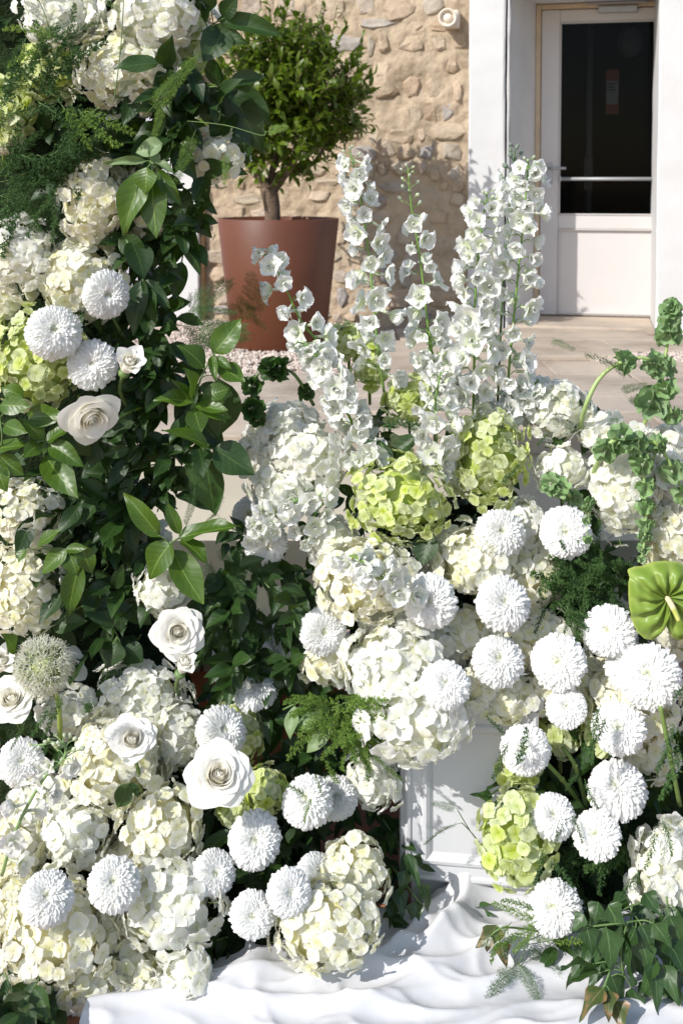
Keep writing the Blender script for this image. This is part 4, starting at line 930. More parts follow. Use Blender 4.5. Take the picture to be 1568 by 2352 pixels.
for q in [
 (325, 1615, 112, 92, .05, WHT, 'shaded white hydrangea behind the round upright rose'),
 (410, 1700, 62, 82, .04, WHT, 'shaded white hydrangea between the rose and the lime backed chrysanthemum'),
 (165, 1640, 82, 62, .05, WHT, 'shaded white hydrangea behind the allium stem'),
 (265, 1760, 122, 108, -.01, CRM, 'cream hydrangea under the round upright rose'),
 (100, 1850, 82, 74, 0, WHT, 'white hydrangea behind the curling delphinium stem'),
 (175, 1915, 84, 78, -.01, WHT, 'loose white hydrangea above two chrysanthemums at the foot of the column'),
 (40, 1945, 82, 86, .0, CRM, 'cream hydrangea under the curling delphinium stem'),
 (378, 1905, 88, 100, -.03, CRM, 'upright cream hydrangea below the pointed open rose'),
 (35, 2090, 72, 80, -.01, CRM, 'cream hydrangea beside the lowest chrysanthemum near the grass'),
 (130, 2155, 132, 128, -.02, CRM, 'largest cream hydrangea resting low beside the cloth'),
 (390, 2085, 124, 110, -.01, WHT, 'broad white hydrangea above the cloth edge'),
 (245, 2130, 84, 80, .03, CRM, 'cream hydrangea packed between the largest cream and the broad white ones'),
 (300, 1980, 70, 70, .05, CRM, 'cream hydrangea packed behind the round low chrysanthemum'),
 (70, 2300, 84, 62, .05, CRM, 'shaded cream hydrangea beside the dark grass'),
 (330, 2305, 74, 52, .03, CRM, 'shaded cream hydrangea peeping over the cloth corner'),
 (265, 2325, 66, 46, .02, CRM, 'small shaded cream hydrangea at the corner of the cloth'),
 (205, 2290, 92, 76, .05, CRM, 'shaded cream hydrangea lying lowest on the ground'),
 (312, 2235, 78, 66, .05, CRM, 'shaded cream hydrangea between the broad white and the lowest ones'),
 (432, 2240, 64, 62, -.02, WHT, 'small white hydrangea with a browned petal on the cloth edge'),
 (808, 2015, 82, 98, .01, CRM, 'tall cream hydrangea behind two overlapping chrysanthemums'),
 (750, 2130, 122, 100, -.03, CRM, 'cream hydrangea resting on the white cloth near the pedestal'),
 (858, 1795, 66, 72, .04, WHT, 'shaded white hydrangea beside the pedestal under the fern'),
 (612, 1815, 52, 56, .02, LIM, 'lime hydrangea beside the pointed open rose'),
 (535, 1862, 52, 36, .02, LIM, 'small loose lime hydrangea under the pointed open rose'),
 (552, 1688, 54, 74, .04, LIM, 'lime hydrangea right behind a chrysanthemum above the pointed rose'),
]:
    hydrangea(q[0], q[1], q[2], q[3], YL(q[1]) + q[4], q[5], q[6], group=GF)
for q in [
 (655, 985, 88, 60, .04, WHT, 'bluish shaded white hydrangea nearest the dark bells'),
 (705, 1050, 102, 84, .0, WHT, 'loose white hydrangea beside the pool edge'),
 (645, 1125, 74, 58, .0, WHT, 'white hydrangea above the trailing delphinium florets'),
 (800, 785, 56, 42, .08, LIM, 'pale lime hydrangea high between the white delphiniums'),
 (848, 845, 44, 50, .07, LIM, 'small lime hydrangea beneath the pale lime one'),
 (938, 920, 60, 52, .04, LIM, 'yellow lime hydrangea showing its green stalks'),
 (918, 1030, 34, 30, .06, LIM, 'tiny lime hydrangea cluster under the stalky lime one'),
 (922, 1150, 110, 98, -.05, LIM, 'large pale lime hydrangea in the middle of the pedestal arrangement'),
 (1120, 1055, 84, 114, -.01, LIM, 'tall bright lime hydrangea with a dark hollow'),
 (840, 1335, 116, 98, -.04, CRM, 'cream hydrangea under the large pale lime one'),
 (760, 1245, 66, 60, .03, WHT, 'white hydrangea between the pale lime head and the trailing florets'),
 (1278, 940, 76, 72, .03, WHT, 'white hydrangea at the foot of the tallest delphinium'),
 (1372, 985, 60, 50, .02, WHT, 'white hydrangea at the base of the arching bell stem'),
 (1288, 1080, 68, 50, .0, WHT, 'small white hydrangea above the bell cluster'),
 (1440, 1120, 88, 120, -.03, WHT, 'big white hydrangea behind the hanging bell stem'),
 (1530, 1080, 66, 100, .0, WHT, 'white hydrangea next to the hanging bells at the arrangement edge'),
 (1535, 1235, 70, 80, -.01, CRM, 'cream hydrangea above the green anthurium'),
 (1195, 1215, 72, 76, .04, WHT, 'shaded white hydrangea between two chrysanthemums below the bright lime head'),
 (1090, 1290, 98, 86, -.01, CRM, 'cream white hydrangea between three chrysanthemums'),
 (900, 1530, 122, 108, -.03, WHT, 'large pure white hydrangea above the pedestal front'),
 (950, 1650, 130, 106, -.06, WHT, 'large pure white hydrangea hanging over the pedestal panel'),
 (762, 1520, 72, 58, .03, CRM, 'cream hydrangea under the pale chrysanthemum at the arrangement edge'),
 (1240, 1465, 92, 64, .02, CRM, 'yellow cream hydrangea between four chrysanthemums'),
 (1080, 1455, 76, 60, .03, CRM, 'cream hydrangea between the central chrysanthemums'),
 (1098, 1582, 66, 60, .0, CRM, 'small cream hydrangea over the pedestal top edge'),
 (1225, 1590, 64, 54, .02, CRM, 'cream hydrangea above the drooping lime one by the pedestal'),
 (1455, 1610, 118, 100, .0, CRM, 'wide cream hydrangea behind the double chrysanthemum'),
 (1390, 1680, 62, 60, .0, LIM, 'pale lime hydrangea behind the fern crossed chrysanthemum'),
 (1545, 1440, 52, 86, .0, CRM, 'cream hydrangea beneath the green anthurium'),
 (1285, 1690, 62, 52, .05, LIM, 'shaded lime hydrangea with long stalks beside the pedestal'),
 (1012, 1480, 84, 70, .05, WHT, 'white hydrangea packed between the central chrysanthemums and the pure white heads'),
 (1215, 1330, 84, 72, .03, CRM, 'cream hydrangea packed beside the deep green fern'),
 (900, 1425, 84, 66, .03, WHT, 'white hydrangea packed under the cream one at the pool side'),
 (1340, 1575, 76, 62, .04, CRM, 'cream hydrangea packed behind the small chrysanthemum'),
 (1010, 1275, 62, 60, .05, WHT, 'white hydrangea packed right under the bright lime head'),
 (1166, 1612, 66, 54, .0, CRM, 'cream hydrangea packed over the pedestal corner'),
 (1400, 1540, 70, 60, .05, CRM, 'cream hydrangea packed between anthurium and double chrysanthemum'),
 (600, 1050, 52, 62, .04, WHT, 'shaded white hydrangea at the pool edge under the dark bells'),
 (1480, 1740, 74, 58, .04, CRM, 'cream hydrangea low beside the dark knotted stalk'),
 (1195, 1760, 52, 50, .02, LIM, 'lime hydrangea tucked under the chrysanthemum beside the panel'),
 (1188, 1935, 86, 116, -.04, LIM, 'bright lime hydrangea hanging before the pedestal'),
 (1530, 2010, 80, 132, -.06, WHT, 'tall white hydrangea above the ivy'),
]:
    hydrangea(q[0], q[1], q[2], q[3], YR(q[1]) + q[4], q[5], q[6], fs=.0255 if 'pure white' in q[6] else None, group=GR)

# ------------------------------------------------------------------ chrysanthemums
for q in [
 (245, 677, 54, -.13, 'topmost white chrysanthemum of the column in front of cream florets'), (124, 763, 58, -.13, 'white chrysanthemum above the lime hydrangea on the column'), (212, 837, 53, -.10, 'shaded chrysanthemum beside the rose bud on the column'),
 (585, 1585, 50, .0, 'chrysanthemum seen from the side on a tall bare stem', 0, .75, ((588, 1630, 2.52), (593, 1700, 2.52), (596, 1800, 2.55))), (510, 1680, 56, -.05, 'chrysanthemum before the lime head above the pointed rose', .1, .35), (705, 1840, 55, -.06, 'chrysanthemum dusted with fern needles'), (772, 1832, 48, .0, 'chrysanthemum half hidden behind the fern dusted one'),
 (585, 1930, 58, -.05, 'chrysanthemum under the small loose lime hydrangea'), (262, 2030, 61, -.12, 'round chrysanthemum between loose white hydrangeas'), (492, 2005, 50, -.05, 'tilted chrysanthemum at the side of the upright cream hydrangea', .35, 0), (108, 2062, 61, -.14, 'lowest chrysanthemum amid the cream hydrangeas'),
 (665, 2050, 50, -.10, 'front one of two overlapping chrysanthemums', .2, .1), (727, 2008, 50, -.02, 'back one of two overlapping chrysanthemums', .3, .1), (580, 2102, 55, -.07, 'chrysanthemum hanging low over the cloth edge', .2, 0), (50, 1750, 52, -.04, 'chrysanthemum beside the curled delphinium tip', .1, .3)]:
    mum(q[0], q[1], q[2], YL(q[1]) + q[3], q[4], *(q[5:7] if len(q) > 5 else ()), stem=q[7] if len(q) > 7 else None)
for q in [
 (612, 1250, 48, .02, 'chrysanthemum hanging below trailing delphinium florets', -.1, -.35), (742, 1450, 50, -.05, 'shaded chrysanthemum at the pool side of the arrangement', .1, -.1), (985, 1380, 60, -.10, 'large chrysanthemum under the pale lime hydrangea'), (1148, 1225, 51, -.06, 'pale shaded chrysanthemum below the bright lime hydrangea', .1, .15), (1298, 1222, 55, -.08, 'chrysanthemum beside the thin dangling bells'),
 (1155, 1385, 61, -.10, 'large chrysanthemum before the cream white hydrangea'), (1397, 1449, 57, -.08, 'chrysanthemum beside the green anthurium'), (1143, 1517, 54, -.07, 'chrysanthemum above the pedestal edge'), (1281, 1521, 59, -.08, 'chrysanthemum on the yellow cream hydrangea'), (1452, 1535, 58, -.06, 'back bloom of the double chrysanthemum', .1, .3), (1488, 1552, 66, -.13, 'front bloom of the double chrysanthemum', .1, .2),
 (1022, 1572, 56, -.12, 'chrysanthemum on the large pure white hydrangea'), (1300, 1625, 44, -.07, 'small chrysanthemum between cream and shaded lime heads', .1, .3), (1205, 1722, 55, -.08, 'chrysanthemum with fern across it beside the panel', -.15, .2), (1420, 1672, 60, -.10, 'chrysanthemum with a fern tendril over its face', .1, .2), (1415, 1812, 68, -.08, 'widest chrysanthemum beside the thick stems', -.15, .3),
 (1268, 1875, 52, -.08, 'chrysanthemum touching the hanging lime hydrangea', -.1, .4), (1368, 1917, 54, -.10, 'chrysanthemum crossed by fern below the widest one', -.1, .3), (1271, 2085, 57, -.08, 'lowest chrysanthemum beside the pedestal above the cloth', -.1, .2), (578, 1182, 46, .22, 'deeply shaded chrysanthemum behind the trailing florets', -.5, 0)]:
    mum(q[0], q[1], q[2], YR(q[1]) + q[3], q[4], *(q[5:7] if len(q) > 5 else ()))

# ------------------------------------------------------------------ roses
rose(205, 950, 68, YL(950) - .12, 'drooping open white rose on the column', .45, -.75, 1.0, 1, n=20)
rose(292, 842, 70, YL(842) - .14, 'white rose bud beside the shaded chrysanthemum', .25, .55, .45, 2, n=18)
rose(303, 1702, 60, YL(1702) - .14, 'round upright white rose above the cream hydrangea', .05, .25, .85, 3, stem=((320, 1780, 2.34), (328, 1840, 2.40)))
rose(500, 1785, 74, YL(1785) - .14, 'open white rose with pointed petal tips', .15, .25, 1.0, 4, stem=((440, 1805, 2.32), (415, 1830, 2.40)))
rose(408, 1450, 62, YL(1450) - .12, 'shaded open rose under the shaded white hydrangea', .1, -.1, .9, 5)
rose(420, 1532, 70, YL(1532) - .10, 'shaded closed rose below the shaded open one', .2, .5, .35, 6, n=16)
rose(28, 1615, 62, YL(1615) - .06, 'half hidden cream rose below the allium', -.2, .5, .9, 7)
rose(-2, 1530, 72, YL(1530) - .05, 'cream rose bud beside the allium', .2, .5, .4, 8, n=16)
rose(158, 1535, 46, YL(1535) + .05, 'white rose behind the spiky allium', .5, .3, .8, 9, n=16)

# ------------------------------------------------------------------ allium
def allium(x, y, r, Y, label):
    P = at(x, y, Y); root = empty('allium', P, label, 'allium'); s = r * px(Y); mb = MB()
    for k in range(6): petal_grid(mb, Matrix.Rotation(k * math.pi / 3, 4, 'Z') @ Matrix.Rotation(.55, 4, 'X'), 1.0, .10, lambda t: 1 - .8 * t, .2, .15, (.82, .85, .58), (.92, .92, .84), 2, 2)
    for k in range(6):
        a = k * math.pi / 3 + .5; d = Vector((math.cos(a) * .8, math.sin(a) * .8, 1.15)); mb.tube([(0, 0, 0), d], [.035, .022], 3, (.93, .93, .87)); mb.lathe([(0, -.08), (.08, 0), (0, .08)], 4, (.88, .87, .66), Matrix.Translation(d))
    mb.lathe([(0, -.05), (.16, .1), (.10, .28), (0, .32)], 6, (.60, .66, .28)); mb.tube([(0, 0, 0), (0, 0, -2.8)], .04, 3, (.62, .70, .38), cap=False)
    fm = mb.mesh('floret', M_PETAL); n = 260; ga = math.pi * (3 - math.sqrt(5))
    for i in range(n):
        z = 1 - 2 * (i + .5) / n; q = math.sqrt(1 - z * z); d = (Vector((q * math.cos(ga * i), q * math.sin(ga * i), z)) + rdir() * .1).normalized()
        if d.y > .55: continue
        obj('floret', fm, root, TRS(d * s * rnd.uniform(.74, .90), frame((d + rdir() * .3).normalized(), rnd.uniform(0, 6)), s * rnd.uniform(.17, .22)))
    hc = MB(); hc.lathe([(0, -.3), (.22, -.2), (.3, 0), (.22, .2), (0, .3)], 10, (.62, .68, .34)); obj('flower_core', hc.mesh('flower_core', M_STEM), root, TRS((0, 0, 0), Matrix.Identity(3), s * 1.4))
    t = MB(); t.tube(smooth_path([(0, 0, -s * .3), at(128, 1590, Y + .01) - P, at(137, 1640, Y + .02) - P, at(138, 1700, Y + .06) - P], 5), .0058, 8, (.28, .36, .10)); obj('stem', t.mesh('stem', M_STEM), root)
allium(100, 1530, 66, YL(1530) - .13, 'spiky pale green allium globe on a thick curved stem')

# ------------------------------------------------------------------ delphiniums
GD = 'white delphinium spires'
delphinium([(895, 990, .10), (868, 800), (848, 600), (828, 450), (803, 345)], 2.66, (.16, .93, 36, .025), 'tall white delphinium in front of the shadowed wall', buds=bud_run(.80, 1.0, 9, .026, .012, .012, .009), fs=.033)
delphinium([(1000, 960, .08), (985, 780), (965, 600), (945, 480), (936, 385)], 2.70, (.10, .72, 17, .026), 'slender white delphinium with green tipped buds', buds=bud_run(.74, .99, 12, .024, .010, .013, .008), fs=.032, rad=.0032)
delphinium([(1085, 990, .08), (1088, 860), (1090, 700), (1100, 560), (1118, 445)], 2.64, (.08, .95, 48, .031), 'dense white delphinium in front of the white pier', buds=bud_run(.9, 1.0, 6, .018, .010, .012, .009), fs=.035)
delphinium([(1160, 1000, .08), (1168, 850), (1188, 640), (1205, 470), (1212, 370)], 2.66, (.08, .94, 48, .031), 'tallest white delphinium in front of the door reveal', buds=bud_run(.9, 1.0, 6, .018, .010, .012, .009), fs=.035)
delphinium([(1140, 980, .16), (1152, 700), (1168, 480), (1178, 400), (1182, 340)], 2.76, (.35, .70, 10, .022), 'delphinium with a curved tip of closed green buds', buds=bud_run(.74, 1.0, 10, .016, .008, .017, .011, 'g'), fs=.029, scol=(.10, .18, .06))
delphinium([(770, 930, .06), (735, 800), (690, 735), (655, 660), (625, 600), (590, 572)], 2.66, (.05, .98, 17, .021), 'curving white delphinium before the terracotta planter', fs=.035, rad=.003)
delphinium([(825, 1010, .05), (790, 930), (745, 840), (700, 790)], 2.60, (.05, .98, 34, .026), 'white delphinium leaning over the loose white hydrangea', fs=.033, buds=bud_run(.8, 1.0, 5, .02, .012, .009, .007))
delphinium([(1000, 1100, .05), (1002, 1020), (1000, 920), (1015, 840)], 2.56, (.02, 1.0, 30, .024), 'short white delphinium between the lime hydrangeas', fs=.032)
delphinium([(1060, 900, .05), (1000, 830), (985, 760)], 2.68, (.0, 1.0, 24, .030), 'short white delphinium at the foot of the slender one', fs=.032)
delphinium([(1130, 960, .0), (1180, 930), (1230, 880)], 2.68, (.0, 1.0, 26, .030), 'short white delphinium leaning beside the white hydrangea', fs=.032)
delphinium([(740, 1130, .04), (680, 1150), (625, 1190), (600, 1230)], 2.54, (.1, 1.0, 26, .024), 'trailing white delphinium above the hanging chrysanthemum', fs=.032)
delphinium([(760, 1140, .04), (730, 1170), (708, 1215), (702, 1245)], 2.56, (.3, 1.0, 9, .016), 'little trailing delphinium beside the dark foliage', fs=.029)
delphinium([(930, 1390, .02), (890, 1340, -.06), (850, 1300, -.06), (805, 1275, -.02)], 2.42, (.1, 1.0, 14, .026), 'loose white delphinium lying over the cream hydrangea', fs=.037)
delphinium([(820, 1000, .02), (850, 1040, 0), (810, 1060, 0)], 2.58, (.0, 1.0, 9, .024), 'small white delphinium behind the pale lime hydrangea', fs=.032)
delphinium([(5, 2010, .05), (40, 1900, 0), (100, 1790, 0), (145, 1745, 0), (150, 1715, 0), (135, 1705, 0), (85, 1712, 0)], 2.20, (.04, .52, 11, .026), 'curling delphinium stem with greenish buds over the white hydrangea', fs=.029, buds=bud_run(.50, 1.0, 16, .024, .010, .013, .007), scol=(.22, .34, .14))

# ------------------------------------------------------------------ bells of Ireland
bells([(1330, 990, .08), (1345, 930), (1375, 870), (1420, 835), (1480, 822), (1512, 850), (1525, 890), (1545, 960)], 2.58, [(.46, 1.0), (.64, 1.0), (.70, .9), (.86, 1.0), (.98, .8)], 'pale arching bell stem with green ruffled whorls')
bells([(1440, 1060, .08), (1490, 945), (1520, 850), (1536, 760), (1540, 700)], 2.60, [(.30, 1.35), (.52, 1.0), (.72, 1.1), (.80, 1.0), (.92, 1.0), (.98, .8)], 'upright bell stem beside the white door pier', rad=.0055)
bells([(1360, 1090, .10), (1390, 1030), (1425, 1005), (1460, 1015), (1475, 1080), (1482, 1160), (1480, 1230), (1472, 1290)], 2.48, [(.14, 1.0), (.28, 1.1), (.42, 1.0), (.54, .95), (.64, .85), (.72, .75), (.80, .65), (.86, .55), (.92, .45), (.98, .35)], 'hanging bell stem in front of the big white hydrangea')
bells([(1460, 1060, .08), (1490, 1015), (1520, 1035), (1550, 1090), (1572, 1140)], 2.50, [(.4, .9), (.7, 1.0), (.95, .9)], 'short bell stem drooping next to the hanging one')
bells([(1345, 1180, .08), (1300, 1130), (1262, 1110)], 2.50, [(.35, .8), (.65, .9), (.95, .9)], 'tight cluster of bells under the small white hydrangea', per=7)
bells([(1350, 1190, .05), (1355, 1150, 0), (1345, 1175, 0), (1350, 1260, 0)], 2.40, [(.3, .45), (.45, .45), (.6, .45), (.75, .4), (.9, .35)], 'thin dangling bells beside a chrysanthemum', rad=.002)
bells([(720, 930, .05), (680, 865), (650, 848), (610, 850), (582, 875), (578, 930), (592, 965)], 2.62, [(.08, .8), (.36, 1.05), (.46, 1.0), (.70, 1.0), (.86, 1.1), (.98, .7)], 'dark green bell stem arching before the pool', dark=True, rad=.0045)

# ------------------------------------------------------------------ anthurium
def anthurium():
    Y = 2.36; P = at(1530, 1372, Y); root = empty('anthurium', P, 'glossy green anthurium beside the chrysanthemums', 'anthurium')
    half = [(0, -80), (-28, -78), (-52, -68), (-72, -66), (-86, -60), (-91, -38), (-91, -8), (-88, 24), (-80, 56), (-66, 86), (-48, 102), (-32, 105), (-16, 96), (-4, 76), (3, 48), (3, 24), (0, 8)]
    out = half + [(-a, b) for a, b in half[-2:0:-1]]; out = [tuple(out[q // 4][e] * (1 - (q % 4) / 4) + out[(q // 4 + 1) % len(out)][e] * (q % 4) / 4 for e in (0, 1)) for q in range(4 * len(out))]; n = len(out); rings = 16; v = []; f = []; c = []; s = px(Y)
    for k in range(rings + 1):
        t = k / rings
        for i, (a, b) in enumerate(out):
            ang = math.atan2(-b, a); vein = abs(math.sin(ang * 5.5 + 1.6 * t)); bulge = .020 * vein * math.sin(math.pi * min(1, t * 1.08)) + .003 * math.sin(t * 17) * t
            dep = -.014 * t + .03 * t ** 6 * (1 if b < -50 else .25) - bulge + (.010 * t * t if b > 40 else 0)
            v.append((a * s * t, dep, -b * s * t)); c.append(lerp3((.14, .23, .015), lerp3((.26, .36, .06), (.17, .27, .022), min(1, vein * 1.6)), min(1, t * 1.6)) if t < .97 else (.30, .38, .06))
    for k in range(rings):
        for i in range(n): f.append((k * n + i, k * n + (i + 1) % n, (k + 1) * n + (i + 1) % n, (k + 1) * n + i))
    m = petal_mat('anthurium_wax', trans=.15, rough=.36, spec=.3, bmp=.03, bscale=50, sat=(.92, .95)); obj('spathe', mesh('spathe', v, f, m, True, c), root)
    sp = MB(); sp.tube(smooth_path([(0, 0, 0), (.002, -.02, -.004), (.003, -.05, -.012), (.004, -.075, -.022)], 3), [.0062] * 6 + [.0058, .0055, .0052, .003], 10, [(.72, .62, .36)] * 60 + [(.40, .42, .08)] * 40); obj('spadix', sp.mesh('spadix', M_STEM), root)
    st = MB(); st.tube(smooth_path([(0, .004, 0), (.01, .05, -.03), (.0, .16, -.14)], 4), .004, 7, (.2, .3, .05)); obj('stem', st.mesh('stem', M_STEM), root)
anthurium()
# ------------------------------------------------------------------ leafy sprays
GS = 'leafy sprays on the column'
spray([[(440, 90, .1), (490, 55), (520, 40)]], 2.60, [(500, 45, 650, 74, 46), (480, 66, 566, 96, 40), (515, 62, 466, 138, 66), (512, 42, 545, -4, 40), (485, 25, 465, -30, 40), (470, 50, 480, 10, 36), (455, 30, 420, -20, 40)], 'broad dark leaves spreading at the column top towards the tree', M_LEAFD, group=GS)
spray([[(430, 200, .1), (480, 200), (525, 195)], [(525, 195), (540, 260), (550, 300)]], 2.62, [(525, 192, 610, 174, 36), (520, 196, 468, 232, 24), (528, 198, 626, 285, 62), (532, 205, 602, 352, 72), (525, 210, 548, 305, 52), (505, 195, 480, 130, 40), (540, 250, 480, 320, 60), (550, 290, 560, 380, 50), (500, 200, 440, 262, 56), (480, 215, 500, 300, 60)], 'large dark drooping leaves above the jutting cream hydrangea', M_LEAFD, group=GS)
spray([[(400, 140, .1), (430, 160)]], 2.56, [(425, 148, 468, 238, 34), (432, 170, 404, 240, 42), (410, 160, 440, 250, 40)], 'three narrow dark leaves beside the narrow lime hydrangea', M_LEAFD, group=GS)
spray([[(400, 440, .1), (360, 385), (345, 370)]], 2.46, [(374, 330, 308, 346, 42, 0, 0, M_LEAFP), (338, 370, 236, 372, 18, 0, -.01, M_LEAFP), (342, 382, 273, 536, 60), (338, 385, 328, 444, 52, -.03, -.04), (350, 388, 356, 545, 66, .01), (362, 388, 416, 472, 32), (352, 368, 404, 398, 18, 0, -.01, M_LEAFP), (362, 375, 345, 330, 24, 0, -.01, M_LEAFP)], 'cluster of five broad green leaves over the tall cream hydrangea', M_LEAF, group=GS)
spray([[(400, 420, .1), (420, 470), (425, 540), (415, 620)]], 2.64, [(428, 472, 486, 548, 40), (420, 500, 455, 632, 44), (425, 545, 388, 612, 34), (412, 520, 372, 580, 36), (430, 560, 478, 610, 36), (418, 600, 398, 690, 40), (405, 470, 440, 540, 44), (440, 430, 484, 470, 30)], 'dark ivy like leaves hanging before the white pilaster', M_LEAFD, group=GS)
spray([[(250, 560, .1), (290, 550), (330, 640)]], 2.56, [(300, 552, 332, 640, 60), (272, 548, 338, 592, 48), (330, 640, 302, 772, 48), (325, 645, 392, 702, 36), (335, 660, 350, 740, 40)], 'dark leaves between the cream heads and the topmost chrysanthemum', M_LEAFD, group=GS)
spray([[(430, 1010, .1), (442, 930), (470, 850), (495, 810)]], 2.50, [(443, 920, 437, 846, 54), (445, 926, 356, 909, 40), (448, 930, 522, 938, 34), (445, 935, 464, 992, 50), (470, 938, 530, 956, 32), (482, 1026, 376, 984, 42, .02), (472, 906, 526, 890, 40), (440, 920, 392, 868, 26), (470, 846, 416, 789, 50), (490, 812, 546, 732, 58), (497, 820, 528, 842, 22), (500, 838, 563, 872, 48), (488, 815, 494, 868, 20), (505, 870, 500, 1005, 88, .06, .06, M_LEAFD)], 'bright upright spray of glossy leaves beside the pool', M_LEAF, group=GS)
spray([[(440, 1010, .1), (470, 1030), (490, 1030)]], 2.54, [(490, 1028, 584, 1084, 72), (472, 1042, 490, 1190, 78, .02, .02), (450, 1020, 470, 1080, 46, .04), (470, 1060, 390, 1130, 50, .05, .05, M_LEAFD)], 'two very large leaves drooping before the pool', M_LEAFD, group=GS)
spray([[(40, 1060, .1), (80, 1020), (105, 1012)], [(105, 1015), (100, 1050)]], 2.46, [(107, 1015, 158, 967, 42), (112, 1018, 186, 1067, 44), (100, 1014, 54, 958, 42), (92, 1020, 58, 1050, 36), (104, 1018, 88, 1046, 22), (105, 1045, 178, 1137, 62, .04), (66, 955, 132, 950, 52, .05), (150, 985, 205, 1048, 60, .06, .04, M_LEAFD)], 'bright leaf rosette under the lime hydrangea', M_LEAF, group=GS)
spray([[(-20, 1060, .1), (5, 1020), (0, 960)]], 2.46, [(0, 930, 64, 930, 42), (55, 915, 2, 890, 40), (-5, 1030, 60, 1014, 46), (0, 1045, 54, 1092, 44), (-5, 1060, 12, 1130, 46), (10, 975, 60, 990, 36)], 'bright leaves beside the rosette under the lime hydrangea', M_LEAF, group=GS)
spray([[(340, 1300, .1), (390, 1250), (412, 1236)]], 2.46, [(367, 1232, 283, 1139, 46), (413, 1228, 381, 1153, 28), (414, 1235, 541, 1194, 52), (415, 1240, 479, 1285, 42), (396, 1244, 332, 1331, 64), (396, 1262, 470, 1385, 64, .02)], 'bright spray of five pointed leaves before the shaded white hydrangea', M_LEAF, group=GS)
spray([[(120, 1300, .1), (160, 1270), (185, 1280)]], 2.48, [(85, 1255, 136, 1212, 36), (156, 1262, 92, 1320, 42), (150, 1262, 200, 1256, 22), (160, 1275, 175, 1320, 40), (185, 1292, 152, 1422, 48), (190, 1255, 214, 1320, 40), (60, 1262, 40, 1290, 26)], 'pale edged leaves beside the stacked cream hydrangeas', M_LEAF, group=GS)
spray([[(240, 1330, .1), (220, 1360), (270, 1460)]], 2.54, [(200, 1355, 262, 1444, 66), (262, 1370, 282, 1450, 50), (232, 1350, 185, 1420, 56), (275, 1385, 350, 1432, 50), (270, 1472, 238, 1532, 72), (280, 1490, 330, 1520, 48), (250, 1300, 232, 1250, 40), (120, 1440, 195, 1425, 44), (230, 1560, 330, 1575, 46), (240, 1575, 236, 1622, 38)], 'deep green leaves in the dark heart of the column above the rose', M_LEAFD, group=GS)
spray([[(20, 1500, .05), (15, 1470)]], 2.42, [(35, 1500, 14, 1455, 36), (40, 1505, 60, 1555, 20)], 'small green leaf peeping above the allium', M_LEAF, group=GS)
spray([[(310, 1810, .02), (295, 1800)]], 2.30, [(292, 1800, 268, 1860, 40), (296, 1800, 318, 1826, 20)], 'dark rounded rose leaf before the cream hydrangea', M_LEAFD, group=GS)
spray([[(880, 1600, .05), (790, 1615), (756, 1640)], [(740, 1605, .05), (690, 1612), (650, 1630)]], 2.44, [(752, 1650, 678, 1676, 28), (760, 1672, 704, 1730, 34), (756, 1633, 688, 1645, 22), (678, 1620, 664, 1696, 32, .02), (847, 1650, 864, 1598, 22, -.08, -.10)], 'pale green leaves hanging beside the bright fern', M_LEAFP, kind='long', group=GS)
spray([[(620, 1560, .1), (640, 1640), (650, 1760)]], 2.56, [(630, 1580, 590, 1650, 50), (640, 1620, 700, 1690, 50), (645, 1660, 600, 1740, 46), (650, 1700, 720, 1760, 50), (640, 1560, 700, 1600, 46), (655, 1740, 640, 1800, 46)], 'dark leaves behind the tall bare stemmed chrysanthemum', M_LEAFD, group=GS)
GI = 'ivy trails on the cloth'
spray([[(900, 1990, .08), (945, 2050), (970, 2080)]], 2.36, [(934, 1960, 968, 2055, 32), (915, 2040, 925, 2110, 48), (955, 2070, 955, 2140, 46), (900, 2110, 950, 2138, 34), (968, 2030, 990, 2100, 44), (930, 2000, 915, 2060, 40), (905, 2070, 890, 2130, 40), (880, 2100, 930, 2120, 40)], 'dark curled ivy beside the pedestal foot', M_IVY, 'ivy', GI)
spray([[(1500, 2110, .06), (1440, 2118), (1340, 2130)], [(1440, 2118), (1425, 2180), (1430, 2240)], [(1500, 2110, .04), (1500, 2190), (1520, 2240)]], 2.14, [(1392, 2130, 1402, 2238, 84), (1430, 2140, 1450, 2268, 62), (1402, 2240, 1432, 2322, 84), (1505, 2200, 1470, 2292, 66), (1520, 2215, 1556, 2312, 60), (1500, 2205, 1512, 2334, 56), (1530, 2160, 1572, 2240, 78), (1362, 2215, 1290, 2206, 52), (1375, 2235, 1300, 2252, 52), (1470, 2160, 1486, 2235, 70), (1345, 2125, 1360, 2200, 60), (1395, 2080, 1435, 2130, 70), (1540, 2250, 1560, 2350, 64), (1460, 2130, 1420, 2190, 60), (1340, 2100, 1310, 2140, 44), (1450, 2270, 1480, 2340, 56), (1500, 2120, 1540, 2180, 64)], 'large trail of pointed ivy spilling over the cloth', M_IVY, 'ivy', GI)
spray([[(1560, 2060, .05), (1480, 2090), (1400, 2110)], [(1480, 2090), (1470, 2180)], [(1420, 2105), (1400, 2170), (1380, 2220)]], 2.20, [(1480, 2080, 1455, 2160, 66), (1420, 2100, 1375, 2170, 62), (1400, 2110, 1420, 2200, 66), (1445, 2150, 1475, 2230, 60), (1470, 2170, 1440, 2250, 60), (1540, 2080, 1560, 2160, 64), (1500, 2090, 1520, 2170, 60), (1360, 2150, 1330, 2225, 56), (1385, 2200, 1350, 2270, 56), (1545, 2190, 1520, 2260, 58), (1560, 2230, 1575, 2310, 58), (1410, 2150, 1455, 2200, 56), (1380, 2110, 1340, 2150, 50), (1520, 2130, 1490, 2190, 56), (1500, 2250, 1530, 2320, 52), (1440, 2060, 1400, 2090, 50), (1480, 2050, 1520, 2100, 54)], 'deep green ivy bunch under the tall white hydrangea', M_IVY, 'ivy', GI)
lv_ = []
